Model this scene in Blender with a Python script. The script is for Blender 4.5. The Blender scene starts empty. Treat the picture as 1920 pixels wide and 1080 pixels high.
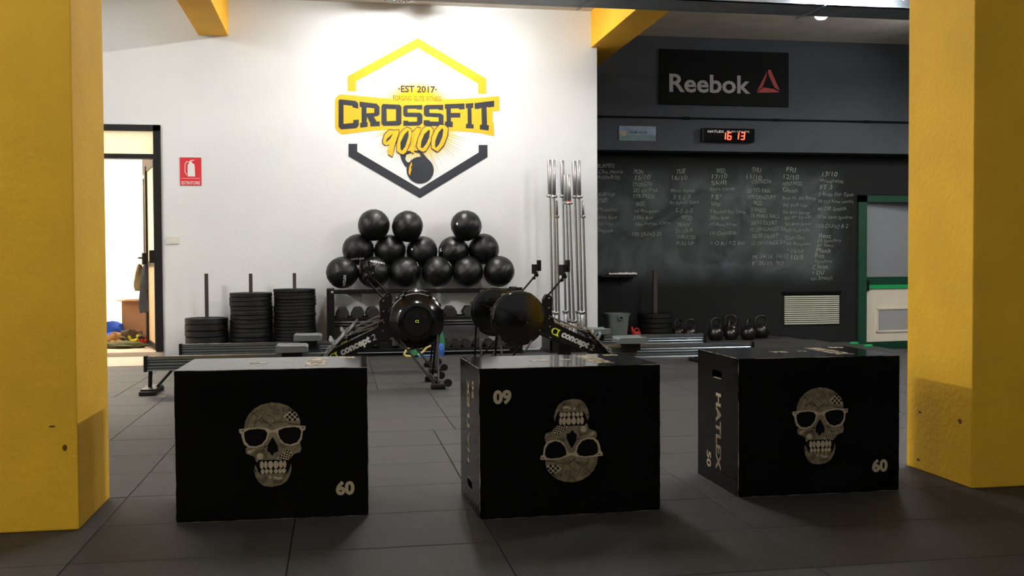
import bpy, bmesh, math, random
from math import sin, cos, pi, radians as RAD
from mathutils import Vector, Matrix, noise
from mathutils.geometry import tessellate_polygon
random.seed(7)
S = bpy.context.scene
COL = S.collection

# ------------------------------------------------------------------ camera
F_PX, CAM_H, YAW, PITCH, ROLL = 1890.37, 1.024, -0.170086, 0.026945, -0.005071
fw = Vector((-sin(YAW)*cos(PITCH), cos(YAW)*cos(PITCH), -sin(PITCH)))
rt0 = Vector((cos(YAW), sin(YAW), 0)); up0 = rt0.cross(fw)
rt = cos(ROLL)*rt0 + sin(ROLL)*up0
up = -sin(ROLL)*rt0 + cos(ROLL)*up0
cd = bpy.data.cameras.new('camera'); cam = bpy.data.objects.new('camera', cd); COL.objects.link(cam)
cd.sensor_width = 36; cd.lens = F_PX/1920*36; cd.clip_end = 200
m = Matrix((rt, up, -fw)).transposed().to_4x4(); m.translation = (0, 0, CAM_H)
cam.matrix_world = m
S.camera = cam

# ------------------------------------------------------------------ light and exposure
S.view_settings.view_transform = 'Standard'; S.view_settings.look = 'None'
S.view_settings.gamma = 1; S.view_settings.use_curve_mapping = False
S.view_settings.exposure = 0.2
w = bpy.data.worlds.new('world'); S.world = w; w.use_nodes = True
w.node_tree.nodes['Background'].inputs[0].default_value = (0.95, 0.97, 1.0, 1)
w.node_tree.nodes['Background'].inputs[1].default_value = 0.26
TUBE_MID, TUBE_LEFT, TUBE_RIGHT, STORE = 275.0, 120.0, 120.0, 190.0

# ------------------------------------------------------------------ real planes measured from the view
def PY(px, py, Y):                       # point of the vertical plane y = Y seen at a pixel
    d = fw*F_PX + rt*(px-960) + up*(540-py); t = Y/d.y
    return Vector((d.x*t, Y, CAM_H + d.z*t))
def PZ(px, py, z=0):                     # point of the level plane z seen at a pixel
    d = fw*F_PX + rt*(px-960) + up*(540-py); t = (z-CAM_H)/d.z
    return Vector((d.x*t, d.y*t, z))

# ------------------------------------------------------------------ materials
def srgb(h):
    h = h.lstrip('#'); out = []
    for i in (0, 2, 4):
        c = int(h[i:i+2], 16)/255
        out.append(c/12.92 if c <= 0.04045 else ((c+0.055)/1.055)**2.4)
    return tuple(out)+(1,)
MATS = {}
def mat(name, c, rough=0.5, metal=0.0, var=0.12, scale=8.0, bump=0.0, bscale=60.0, spec=0.5, coat=0.0, emit=None, es=0, c2=None, vary=0.0, trans=0.0):
    if name in MATS: return MATS[name]
    M = bpy.data.materials.new(name); M.use_nodes = True; nt = M.node_tree; N = nt.nodes; L = nt.links
    b = N['Principled BSDF']; c = srgb(c) if isinstance(c, str) else c
    tc = N.new('ShaderNodeTexCoord'); n = N.new('ShaderNodeTexNoise'); n.inputs['Scale'].default_value = scale; n.inputs['Detail'].default_value = 6
    L.new(tc.outputs['Object'], n.inputs['Vector'])
    r = N.new('ShaderNodeValToRGB'); r.color_ramp.elements[0].position = 0.3; r.color_ramp.elements[1].position = 0.7
    lo = tuple(x*(1-var) for x in c[:3])+(1,)
    hi = tuple(min(1, x*(1+var)) for x in c[:3])+(1,)
    if c2 is not None: lo = srgb(c2) if isinstance(c2, str) else c2; hi = c
    r.color_ramp.elements[0].color = lo; r.color_ramp.elements[1].color = hi
    L.new(n.outputs['Fac'], r.inputs[0]); out = r.outputs[0]
    if vary:
        oi = N.new('ShaderNodeObjectInfo'); mr = N.new('ShaderNodeMapRange'); mr.inputs[3].default_value = 1-vary; mr.inputs[4].default_value = 1+vary
        L.new(oi.outputs['Random'], mr.inputs[0]); hs = N.new('ShaderNodeHueSaturation'); L.new(mr.outputs[0], hs.inputs['Value']); L.new(out, hs.inputs['Color']); out = hs.outputs[0]
    L.new(out, b.inputs['Base Color'])
    b.inputs['Roughness'].default_value = rough; b.inputs['Metallic'].default_value = metal
    b.inputs['Specular IOR Level'].default_value = spec; b.inputs['Coat Weight'].default_value = coat
    b.inputs['Transmission Weight'].default_value = trans
    if bump:
        n2 = N.new('ShaderNodeTexNoise'); n2.inputs['Scale'].default_value = bscale; n2.inputs['Detail'].default_value = 4
        L.new(tc.outputs['Object'], n2.inputs['Vector'])
        bp = N.new('ShaderNodeBump'); bp.inputs['Strength'].default_value = bump; bp.inputs['Distance'].default_value = 0.01
        L.new(n2.outputs['Fac'], bp.inputs['Height']); L.new(bp.outputs[0], b.inputs['Normal'])
    if emit:
        b.inputs['Emission Color'].default_value = srgb(emit) if isinstance(emit, str) else emit; b.inputs['Emission Strength'].default_value = es
    MATS[name] = M; return M

white_wall = mat('white_plaster', (0.775, 0.795, 0.80, 1), 0.85, var=0.03, scale=1.2, bump=0.15, bscale=25)
yellow = mat('yellow_plaster', '#F2BC22', 0.7, var=0.08, scale=2.5, bump=0.35, bscale=40)
yellow_beam = mat('yellow_beam_paint', '#EDB21E', 0.75, var=0.08, scale=3, bump=0.2, bscale=30)
soffit_paint = mat('charcoal_paint', '#41454C', 0.85, var=0.1, scale=2, bump=0.1)
board_paint = mat('blackboard_paint', '#262829', 0.8, var=0.1, scale=3)
rubber_floor = mat('rubber_tile', '#302F2E', 0.66, var=0.16, scale=5, bump=0.25, bscale=140, spec=0.35, vary=0.05)
joint = mat('tile_joint', '#191918', 0.9)
concrete = mat('concrete', '#B9A792', 0.7, var=0.1, scale=3, bump=0.1)
ceil_mat = mat('ceiling_concrete', '#D8D0C3', 0.9, var=0.1, scale=3, bump=0.15)
black_paint = mat('black_frame_paint', '#0B0A09', 0.55, var=0.1, spec=.25)
black_metal = mat('black_powder_coat', '#090909', 0.42, 0.0, var=0.15, spec=.25)
gloss_black = mat('gloss_black', '#070707', 0.14, var=0.1, spec=0.55)
rubber = mat('black_rubber', '#0A0B0C', 0.5, var=0.15, scale=14, bump=0.1, spec=.35)
rubber_thin = mat('black_rubber_thin', '#090A0B', 0.55, spec=.3, var=0.15, scale=14)
steel = mat('chrome_steel', '#BDBDBD', 0.22, 1.0, var=0.08, scale=20)
brushed = mat('brushed_sleeve', '#ADADAD', 0.36, 1.0, var=0.1, scale=30)
alu = mat('anodised_rail', '#7A8287', 0.33, 0.9, var=0.05, scale=6)
galv = mat('galvanised_steel', '#7E8790', 0.5, 0.3, var=0.2, scale=5)
grey_plastic = mat('grey_plastic', '#606668', 0.5, var=0.06)
seat_foam = mat('seat_foam', '#585D5E', 0.6, var=0.06)
leather = mat('black_leatherette', '#090B0C', 0.38, var=0.12, spec=.4, scale=20, bump=0.12, bscale=120)
hexrub = mat('hex_rubber', '#151312', 0.6, var=0.15, scale=20)
iron = mat('rusty_iron_post', '#3A342F', 0.7, 0.3, var=0.3, scale=12)
wood_post = mat('brown_post', '#3E2F24', 0.7, var=0.25, scale=12)
mural_yellow = mat('mural_yellow', '#FFB524', 0.8, var=0.03, scale=2)
mural_dark = mat('mural_charcoal', '#23272F', 0.8, var=0.08, scale=4)
mural_brown = mat('mural_brown', '#42200C', 0.8)
print_bone = mat('print_bone', '#7F7054', 0.3, var=0.25, scale=30)
print_light = mat('print_light', '#B8A684', 0.3, var=0.12, scale=60)
print_black = mat('print_black', '#0A0807', 0.3, spec=.12)
label_white = mat('label_white', '#E6E6E2', 0.5, var=0.03)
label_dull = mat('label_dull_white', '#A9ABAA', 0.6, var=0.1)
lime = mat('lime_print', '#D3E02C', 0.5, var=0.03)
red_sign = mat('red_sign', '#D3202C', 0.45, var=0.04)
red_logo = mat('red_logo', '#A8322F', 0.6, var=0.15, scale=30)
panel_black = mat('black_panel', '#0B0B0D', 0.7, spec=.15, var=0.08)
green_frame = mat('green_frame', '#0C3B27', 0.5, var=0.1)
green_bright = mat('green_bright', '#25A05A', 0.45, var=0.1)
cream = mat('cream_panel', '#E9DFC9', 0.6, var=0.03)
frosted = mat('frosted_glass', '#8B8F93', 0.35, var=0.04, scale=2)
grille_grey = mat('grille_grey', '#A7A7A4', 0.6, var=0.1, scale=60)
grille_slat = mat('pale_slat', '#C9CDB8', 0.5, var=0.05)
chalk = mat('chalk', '#8F928E', 0.95, var=0.5, scale=40)
card = mat('cardboard', '#A97B57', 0.85, var=0.06)
bin_grey = mat('bin_plastic', '#656C6A', 0.5, var=0.06)
red_plastic = mat('red_plastic', '#B3241C', 0.35, var=0.1)
store_white = mat('store_room_white', '#FFF6E6', 0.9, var=0.02)

# painted chalk haze on the board: rubbed-out clouds are part of the board's surface
def chalkboard_material():
    M = bpy.data.materials.new('chalkboard'); M.use_nodes = True; nt = M.node_tree; N = nt.nodes; L = nt.links
    b = N['Principled BSDF']; b.inputs['Roughness'].default_value = 0.85; b.inputs['Specular IOR Level'].default_value = 0.25
    tc = N.new('ShaderNodeTexCoord'); n1 = N.new('ShaderNodeTexNoise'); n1.inputs['Scale'].default_value = 1.6; n1.inputs['Detail'].default_value = 7; n1.inputs['Distortion'].default_value = 1.6
    L.new(tc.outputs['Object'], n1.inputs['Vector'])
    r = N.new('ShaderNodeValToRGB'); r.color_ramp.elements[0].position = 0.36; r.color_ramp.elements[1].position = 0.78
    r.color_ramp.elements[0].color = (0, 0, 0, 1); r.color_ramp.elements[1].color = (1, 1, 1, 1); L.new(n1.outputs['Fac'], r.inputs[0])
    sp = N.new('ShaderNodeSeparateXYZ'); L.new(tc.outputs['Object'], sp.inputs[0])
    def ramp(sock, a, bb, c, d):
        u = N.new('ShaderNodeMapRange'); u.interpolation_type = 'SMOOTHSTEP'; u.inputs[1].default_value = a; u.inputs[2].default_value = bb; L.new(sock, u.inputs[0])
        v = N.new('ShaderNodeMapRange'); v.interpolation_type = 'SMOOTHSTEP'; v.inputs[1].default_value = c; v.inputs[2].default_value = d; v.inputs[3].default_value = 1; v.inputs[4].default_value = 0; L.new(sock, v.inputs[0])
        q = N.new('ShaderNodeMath'); q.operation = 'MULTIPLY'; L.new(u.outputs[0], q.inputs[0]); L.new(v.outputs[0], q.inputs[1]); return q.outputs[0]
    a = ramp(sp.outputs['Z'], 0.62, 1.0, 1.95, 2.35); c = ramp(sp.outputs['X'], 3.0, 3.3, 6.4, 6.95)
    q = N.new('ShaderNodeMath'); q.operation = 'MULTIPLY'; L.new(a, q.inputs[0]); L.new(c, q.inputs[1])
    ad = N.new('ShaderNodeMath'); ad.operation = 'ADD'; ad.inputs[1].default_value = 0.28; L.new(r.outputs[0], ad.inputs[0])
    q2 = N.new('ShaderNodeMath'); q2.operation = 'MULTIPLY'; L.new(q.outputs[0], q2.inputs[0]); L.new(ad.outputs[0], q2.inputs[1])
    mx = N.new('ShaderNodeMix'); mx.data_type = 'RGBA'; mx.inputs[6].default_value = srgb('#18191A'); mx.inputs[7].default_value = srgb('#53585A')
    L.new(q2.outputs[0], mx.inputs[0]); L.new(mx.outputs[2], b.inputs['Base Color']); return M
chalkboard = chalkboard_material()

def box_material():                      # black board with pale wood showing at the worn edges
    M = bpy.data.materials.new('black_plyo_board'); M.use_nodes = True; nt = M.node_tree; N = nt.nodes; L = nt.links
    b = N['Principled BSDF']; b.inputs['Specular IOR Level'].default_value = 0.12
    tc = N.new('ShaderNodeTexCoord'); sp = N.new('ShaderNodeSeparateXYZ'); L.new(tc.outputs['Object'], sp.inputs[0])
    ns = N.new('ShaderNodeTexNoise'); ns.inputs['Scale'].default_value = 18; L.new(tc.outputs['Object'], ns.inputs['Vector'])
    tot = None
    for ax, h in (('X', .375), ('Y', .25), ('Z', .3)):
        o = sp.outputs[ax]
        if ax == 'Z':
            s = N.new('ShaderNodeMath'); s.operation = 'SUBTRACT'; s.inputs[1].default_value = .3; L.new(o, s.inputs[0]); o = s.outputs[0]
        a = N.new('ShaderNodeMath'); a.operation = 'ABSOLUTE'; L.new(o, a.inputs[0])
        g = N.new('ShaderNodeMath'); g.operation = 'ADD'; L.new(a.outputs[0], g.inputs[0])
        k = N.new('ShaderNodeMath'); k.operation = 'MULTIPLY'; k.inputs[1].default_value = 0.007; L.new(ns.outputs['Fac'], k.inputs[0]); L.new(k.outputs[0], g.inputs[1])
        t = N.new('ShaderNodeMath'); t.operation = 'GREATER_THAN'; t.inputs[1].default_value = h+0.0018; L.new(g.outputs[0], t.inputs[0])
        if tot is None: tot = t.outputs[0]
        else:
            s = N.new('ShaderNodeMath'); s.operation = 'ADD'; L.new(tot, s.inputs[0]); L.new(t.outputs[0], s.inputs[1]); tot = s.outputs[0]
    e = N.new('ShaderNodeMath'); e.operation = 'GREATER_THAN'; e.inputs[1].default_value = 1.5; L.new(tot, e.inputs[0])
    mx = N.new('ShaderNodeMix'); mx.data_type = 'RGBA'; mx.inputs[6].default_value = srgb('#0B0A09'); mx.inputs[7].default_value = srgb('#A39682')
    L.new(e.outputs[0], mx.inputs[0]); L.new(mx.outputs[2], b.inputs['Base Color'])
    mr = N.new('ShaderNodeMapRange'); mr.inputs[3].default_value = 0.05; mr.inputs[4].default_value = 0.11; L.new(ns.outputs['Fac'], mr.inputs[0]); L.new(mr.outputs[0], b.inputs['Roughness'])
    return M
plyo = box_material()

def glow_paint():                        # airbrushed yellow fading into the white wall paint
    M = bpy.data.materials.new('airbrushed_yellow'); M.use_nodes = True; nt = M.node_tree; N = nt.nodes; L = nt.links
    b = N['Principled BSDF']; b.inputs['Roughness'].default_value = 0.85
    tc = N.new('ShaderNodeTexCoord'); ln = N.new('ShaderNodeVectorMath'); ln.operation = 'LENGTH'
    mp = N.new('ShaderNodeMapping'); mp.inputs['Scale'].default_value = (1.95, 1, 1.95); L.new(tc.outputs['Object'], mp.inputs[0]); L.new(mp.outputs[0], ln.inputs[0])
    r = N.new('ShaderNodeValToRGB'); e = r.color_ramp.elements; e[0].position = 0.62; e[0].color = srgb('#FFCE1C'); e[1].position = 1.0; e[1].color = (0.775, 0.795, 0.80, 1)
    L.new(ln.outputs['Value'], r.inputs[0]); L.new(r.outputs[0], b.inputs['Base Color']); return M

# ------------------------------------------------------------------ mesh helpers
def NB(): return bmesh.new()
def xf(bm, verts, M):
    bmesh.ops.transform(bm, matrix=M, verts=verts)
def box(bm, x0, x1, y0, y1, z0, z1, M=None, bev=0.0):
    r = bmesh.ops.create_cube(bm, size=1.0); v = r['verts']
    xf(bm, v, Matrix.Translation(((x0+x1)/2, (y0+y1)/2, (z0+z1)/2)) @ Matrix.Diagonal((abs(x1-x0), abs(y1-y0), abs(z1-z0), 1)))
    if bev:
        es = list({e for q in v for e in q.link_edges}); r2 = bmesh.ops.bevel(bm, geom=es, offset=bev, segments=2, affect='EDGES', profile=0.6)
        v = list({q for f in r2['faces'] for q in f.verts} | {q for q in v if q.is_valid})
    if M is not None: xf(bm, v, M)
    return v
def cyl(bm, p, q, r, seg=16, r2=None, caps=True):
    p = Vector(p); q = Vector(q); d = q-p
    res = bmesh.ops.create_cone(bm, cap_ends=caps, cap_tris=False, segments=seg, radius1=r, radius2=r if r2 is None else r2, depth=d.length)
    xf(bm, res['verts'], Matrix.Translation((p+q)/2) @ d.to_track_quat('Z', 'Y').to_matrix().to_4x4()); return res['verts']
def lathe(bm, prof, seg=32, M=None):     # prof: (radius, z)
    rings = []; allv = []
    for r, z in prof:
        if r < 1e-6: v = bm.verts.new((0, 0, z)); rings.append([v]); allv.append(v)
        else:
            ring = [bm.verts.new((r*cos(2*pi*i/seg), r*sin(2*pi*i/seg), z)) for i in range(seg)]; rings.append(ring); allv += ring
    for a, b in zip(rings, rings[1:]):
        for i in range(seg):
            j = (i+1) % seg
            if len(a) == 1 and len(b) == 1: continue
            if len(a) == 1: bm.faces.new((a[0], b[j], b[i]))
            elif len(b) == 1: bm.faces.new((a[i], a[j], b[0]))
            else: bm.faces.new((a[i], a[j], b[j], b[i]))
    if M is not None: xf(bm, allv, M)
    return allv
def tube(bm, pts, r, seg=8, closed=False, rr=None):
    pts = [Vector(p) for p in pts]; n = len(pts); rings = []; N0 = None
    for i, p in enumerate(pts):
        a = pts[(i-1) % n] if (closed or i > 0) else p; b = pts[(i+1) % n] if (closed or i < n-1) else p
        t = (b-a).normalized()
        if N0 is None:
            N0 = t.orthogonal().normalized()
        else:
            N0 = (N0 - t*N0.dot(t)); N0 = N0.normalized() if N0.length > 1e-6 else t.orthogonal().normalized()
        B = t.cross(N0); R_ = rr[i] if rr else r
        rings.append([bm.verts.new(p + (N0*cos(2*pi*k/seg)+B*sin(2*pi*k/seg))*R_) for k in range(seg)])
    rng = range(n) if closed else range(n-1)
    for i in rng:
        a = rings[i]; b = rings[(i+1) % n]
        for k in range(seg):
            l = (k+1) % seg; bm.faces.new((a[k], a[l], b[l], b[k]))
    if not closed:
        bm.faces.new(rings[0][::-1]); bm.faces.new(rings[-1])
def prism(bm, pts, y0, y1):              # polygon in xz, extruded along y
    a = [bm.verts.new((p[0], y0, p[1])) for p in pts]; b = [bm.verts.new((p[0], y1, p[1])) for p in pts]
    n = len(pts)
    bm.faces.new(a); bm.faces.new(b[::-1])
    for i in range(n):
        j = (i+1) % n; bm.faces.new((a[i], b[i], b[j], a[j]))
    return a+b
def obj(name, bm, material, parent=None, loc=None, smooth=False, rot=None, angle=40):
    me = bpy.data.meshes.new(name)
    if isinstance(bm, bmesh.types.BMesh):
        bmesh.ops.recalc_face_normals(bm, faces=bm.faces[:]); bm.to_mesh(me); bm.free()
    else: me = bm
    if not me.materials: me.materials.append(material)
    if smooth:
        for p in me.polygons: p.use_smooth = True
        try: me.set_sharp_from_angle(angle=RAD(angle))
        except Exception: pass
    o = bpy.data.objects.new(name, me); COL.objects.link(o)
    if parent: o.parent = parent
    if loc is not None: o.location = loc
    if rot is not None: o.rotation_euler = rot
    return o
def thing(name, label, cat, loc=(0, 0, 0), rz=0, group=None):
    o = bpy.data.objects.new(name, None); COL.objects.link(o); o.empty_display_size = 0.1
    o.location = loc; o.rotation_euler = (0, 0, rz); return tag(o, label, cat, group)
def tag(o, label=None, cat=None, group=None):
    if label: o['label'] = label
    if cat: o['category'] = cat
    if group: o['group'] = group
    return o
def struct(name, bm, m_, smooth=False, parent=None, loc=None):
    o = obj(name, bm, m_, parent, loc, smooth)
    o['kind'] = 'structure'; return o
def copy_tree(o, parent=None, kids={}):
    c = o.copy(); COL.objects.link(c); c.parent = parent
    for ch in [x for x in ALLKIDS.get(o.name, [])]: copy_tree(ch, c)
    return c
ALLKIDS = {}
def remember(root):
    ALLKIDS.clear()
    def rec(o):
        ALLKIDS[o.name] = list(o.children)
        for c in o.children: rec(c)
    rec(root)
# flat print: polygons (list of loops, first outer then holes) mapped by place(u, v)
def flat_bm(polys, place):
    bm = NB()
    for loops in polys:
        loops = [[Vector((p[0], p[1], 0)) for p in lp] for lp in loops]
        tris = tessellate_polygon(loops); vs = [bm.verts.new(place(p.x, p.y)) for lp in loops for p in lp]
        for t in tris:
            try: bm.faces.new([vs[i] for i in t])
            except ValueError: pass
    return bm
def ell(cx, cy, rx, ry=None, n=24, rot=0):
    ry = rx if ry is None else ry
    return [(cx+rx*cos(2*pi*i/n)*cos(rot)-ry*sin(2*pi*i/n)*sin(rot), cy+rx*cos(2*pi*i/n)*sin(rot)+ry*sin(2*pi*i/n)*cos(rot)) for i in range(n)]
def stroke(pts, wd):
    out = []
    for a, b in zip(pts, pts[1:]):
        dx, dy = b[0]-a[0], b[1]-a[1]; l = math.hypot(dx, dy) or 1; nx, ny = -dy/l*wd/2, dx/l*wd/2
        out.append([[(a[0]+nx, a[1]+ny), (b[0]+nx, b[1]+ny), (b[0]-nx, b[1]-ny), (a[0]-nx, a[1]-ny)]])
    return out
TXT = {}
def text_polys(s, bold=0.0, shear=0.0):  # glyph mesh, normalised so that capitals span 0..1 in v
    key = (s, bold, shear)
    if key in TXT: return TXT[key]
    cu = bpy.data.curves.new('t', 'FONT'); cu.body = s; cu.size = 1; cu.offset = bold; cu.shear = shear; cu.resolution_u = 3
    o = bpy.data.objects.new('t', cu); COL.objects.link(o)
    dg = bpy.context.evaluated_depsgraph_get(); dg.update()
    me = bpy.data.meshes.new_from_object(o.evaluated_get(dg))
    vs = [(v.co.x, v.co.y) for v in me.vertices]; fs = [tuple(p.vertices) for p in me.polygons]
    bpy.data.objects.remove(o); bpy.data.curves.remove(cu); bpy.data.meshes.remove(me)
    TXT[key] = (vs, fs); return TXT[key]
def text_into(bm, s, place, w=None, h=1.0, bold=0.0, shear=0.0, center=False):
    """Text of height h (bounding box) and width w, lower left at place(0,0) or centred there."""
    vs, fs = text_polys(s, bold, shear)
    if not vs: return
    x0 = min(v[0] for v in vs); x1 = max(v[0] for v in vs); y0 = min(v[1] for v in vs); y1 = max(v[1] for v in vs)
    sy = h/(y1-y0); sx = (w/(x1-x0)) if w else sy
    W = (x1-x0)*sx; ox = -W/2 if center else 0; oy = -h/2 if center else 0
    b = [bm.verts.new(place((v[0]-x0)*sx+ox, (v[1]-y0)*sy+oy)) for v in vs]
    for f in fs:
        try: bm.faces.new([b[i] for i in f])
        except ValueError: pass

# ================================================================== THE ROOM
WY, TOPZ = 11.52, 3.93                   # white wall front, ceiling
AY, SY = 12.90, 12.65                    # blackboard wall and charcoal wall above it
bm = NB()
box(bm, -6, -3.15, WY, WY+.14, 0, TOPZ); box(bm, -3.15, -1.90, WY, WY+.14, 2.52, TOPZ); box(bm, -1.90, 3.0, WY, WY+.14, 0, TOPZ)
struct('wall_back', bm, white_wall)
bm = NB(); box(bm, 2.88, 3.0, WY+.14, AY+.3, 0, TOPZ); struct('wall_return', bm, soffit_paint)
DX0 = PY(1607, 400, AY).x                # edge of the green door frame
bm = NB(); box(bm, 3.0, DX0, AY, AY+.3, -.4, 2.7); box(bm, DX0, 9.2, AY, AY+.3, PY(1620, 366, AY).z, 2.7); box(bm, 8.5, 9.2, AY, AY+.3, -.4, 2.0); box(bm, 3, 9.2, AY+.3, AY+.4, -.4, 2.7)
struct('wall_alcove', bm, chalkboard)
bm = NB(); box(bm, 3.0, 9.2, SY, AY+.4, PY(1300, 283, SY).z, TOPZ); struct('wall_alcove_upper', bm, soffit_paint)
bm = NB(); box(bm, 9.2, 9.3, -2, AY+.4, -.4, TOPZ); struct('wall_right', bm, soffit_paint)
bm = NB(); box(bm, -6.1, -6.0, -2, WY+.14, 0, TOPZ); struct('wall_left', bm, white_wall)
bm = NB(); box(bm, -6.1, 9.3, -2, AY+.4, TOPZ, TOPZ+.1); struct('ceiling', bm, ceil_mat)

# floor: joint-coloured base with a rubber tile for every mat
EDGE = [(5.72, 12.9), (6.2, 11.25), (6.02, 10.75), (9.2, 10.45)]
bm = NB()
poly = [(-6, -2), (9.2, -2), (9.2, 10.45), (6.25, 10.7), (6.2, 11.25), (5.75, 12.9), (3.0, 12.9), (3.0, WY), (-6, WY)]
a = [bm.verts.new((p[0], p[1], -.012)) for p in poly]; b = [bm.verts.new((p[0], p[1], -.3)) for p in poly]
bm.faces.new(a); bm.faces.new(b[::-1])
for i in range(len(poly)): bm.faces.new((a[i], a[(i+1) % len(poly)], b[(i+1) % len(poly)], b[i]))
floor = struct('floor', bm, joint)
rows = [3.61+.4975*k for k in range(-5, 20)]
tmesh = {}
def tile_mesh(wd, dp):
    k = (round(wd, 3), round(dp, 3))
    if k not in tmesh:
        bm = NB(); g = .0018
        v = box(bm, g, wd-g, g, dp-g, -.012, 0.0)
        top = [e for e in bm.edges if all(q.co.z > -.001 for q in e.verts)]
        bmesh.ops.bevel(bm, geom=top, offset=.002, segments=1, affect='EDGES')
        me = bpy.data.meshes.new('tile'); bm.to_mesh(me); bm.free(); me.materials.append(rubber_floor); tmesh[k] = me
    return tmesh[k]
ntile = 0
for r_, y in enumerate(rows):
    if y > 12.8: continue
    off = -.92 if y < 6.05 else (-1.31 if y < 8.05 else -1.70)
    xs = [off+k for k in range(-4, 9)]
    if y < 6.05: xs = [-3.92, -2.92, -1.92, -.92, -.18, .56, 1.56, 2.53, 3.53, 4.53, 5.53]
    dp = min(.4975, 12.9-y)
    for x0, x1 in zip(xs, xs[1:]):
        if y > 10.3 and x1 < -1.5: continue
        if y+dp > WY and x1 < 2.5: continue
        x0_, x1_ = x0, x1; d_ = dp
        if y+dp > WY and x0 < 3.0: x0_ = 3.0
        if y < WY < y+dp and x0 < 3.0: x0_ = x0; d_ = WY-y-.005
        if y+dp > 10.4:
            lim = 6.2 if y < 11.2 else 6.2-(y+dp-11.25)*.27
            if x0_ > lim-.1: continue
            x1_ = min(x1_, lim)
        if x1_-x0_ < .08 or d_ < .05: continue
        if y < 2.6 and (x1 < -2.5 or x0 > 4): continue
        o = bpy.data.objects.new('tile', tile_mesh(x1_-x0_, d_)); COL.objects.link(o); o.parent = floor
        o.location = (x0_, y, random.uniform(-.0015, .0)); ntile += 1
print('tiles', ntile)
# pale concrete in front of and behind the door, sunk exit well at the green door
bm = NB(); box(bm, -6, -1.93, 10.46, WY, -.012, 0.003); struct('floor_concrete', bm, concrete)
bm = NB(); box(bm, 5.6, 9.2, 10.3, AY+.3, -.35, -.25); struct('floor_exit_well', bm, rubber_floor)
bm = NB(); box(bm, -3.15, -1.90, WY-.02, WY+.25, 0, .05, bev=.008); struct('trim_1', bm, concrete)
# store room behind the door
bm = NB(); box(bm, -5.4, -1.0, WY+.14, 15.2, -.05, .03); struct('floor_store', bm, concrete)
bm = NB(); box(bm, -5.4, -1.0, 15.2, 15.3, 0, 3.0); struct('wall_store_back', bm, store_white)
bm = NB(); box(bm, -5.5, -5.4, WY+.14, 15.3, 0, 3.0); struct('wall_store_left', bm, store_white)
bm = NB(); box(bm, -1.0, -.9, WY+.14, 15.3, 0, 3.0); struct('wall_store_right', bm, store_white)
bm = NB(); box(bm, -5.5, -.9, WY+.14, 15.3, 3.0, 3.1); struct('ceiling_store', bm, store_white)
L_ = bpy.data.lights.new('store_light', 'AREA'); L_.shape = 'RECTANGLE'; L_.size = 1.4; L_.size_y = .5; L_.energy = STORE; L_.color = (1, .90, .74)
lo = bpy.data.objects.new('store_light', L_); COL.objects.link(lo); lo.location = (-3.1, 13.4, 2.9)
ts = thing('store_room_lamp', 'flat ceiling lamp inside the bright store room behind the black door', 'lamp', (-3.1, 13.4, 2.92))
bm = NB(); box(bm, -.72, .72, -.27, .27, 0, .07, bev=.01); obj('lamp_housing', bm, label_white, ts)

# pillars and beams
def pillar(name, x0, x1, y0, y1, label):
    t = thing(name, label, 'pillar', ((x0+x1)/2, (y0+y1)/2, 0))
    hx, hy = (x1-x0)/2, (y1-y0)/2
    bm = NB(); box(bm, -hx, hx, -hy, hy, 0.0, TOPZ, bev=.006); obj('pillar_shaft', bm, yellow, t)
    return t
dirt = mat('scuff', '#6B4A12', .9)
p1 = pillar('pillar', -2.0, -.992, 4.075, 4.60, 'yellow plastered pillar standing beside the first black box, near the door')
p2 = pillar('pillar', 2.768, 3.75, 4.055, 4.575, 'yellow plastered pillar standing beside the box with the upright side lettering')
p1['group'] = p2['group'] = 'yellow pillars'
bm = NB(); q = PY(121, 840, 4.07)
for (px, py, rx, rz) in ((121, 840, .009, .013), (97, 800, .012, .004)):
    q = PY(px, py, 4.07); flt = flat_bm([[ell(q.x+1.496, q.z, rx, rz, 9)]], lambda u, v: (u, -.2632, v)); 
    obj('scuff', flt, dirt, p1)
for (px, py, rx, rz) in ((1800, 790, .010, .012), (1725, 773, .010, .006), (1722, 862, .010, .006)):
    d = fw*F_PX + rt*(px-960) + up*(540-py); t_ = 2.768/d.x; yy = d.y*t_; zz = CAM_H+d.z*t_
    flt = flat_bm([[ell(yy-4.315, zz, rx*1.6, rz, 9)]], lambda u, v: (-.4914, u, v)); obj('scuff', flt, dirt, p2)

def beam(x0, x1, y1, label):
    t = thing('ceiling_beam', label, 'beam', ((x0+x1)/2, 0, 3.51), group='yellow ceiling beams')
    h = (x1-x0)/2; bm = NB(); box(bm, -h, h, -1.5, y1, 0, TOPZ-3.51, bev=.005); obj('beam_body', bm, yellow_beam, t)
    bm = NB(); box(bm, -h-.02, -h, y1-.9, y1-.82, .22, .27); obj('cable_clip', bm, yellow_beam, t)
beam(-1.49, -1.17, WY-.003, 'yellow ceiling beam meeting the white wall above the fire extinguisher sign')
beam(2.93, 3.29, SY-.003, 'yellow ceiling beam at the corner of white wall and dark wall')

# shallow galvanised steel girder under the ceiling
t = thing('steel_girder', 'grey galvanised steel girder running across under the ceiling', 'girder', (3.8, 9.28, 3.45))
bm = NB(); box(bm, -3.6, 5.3, -.20, .20, 0, .012); box(bm, -3.6, 5.3, -.20, -.19, 0, .22); box(bm, -3.6, 5.3, .19, .20, 0, .06); obj('girder_channel', bm, galv, t)
for px in (1095, 1535):
    q = PZ(px, 16, 3.45); x = q.x-3.8
    bm = NB(); tube(bm, [(x+.06, -.21, .3), (x+.01, -.215, .0), (x-.03, .0, -.015), (x-.08, .22, -.02)], .008, 6); obj('hanger_rod', bm, galv, t)

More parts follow.
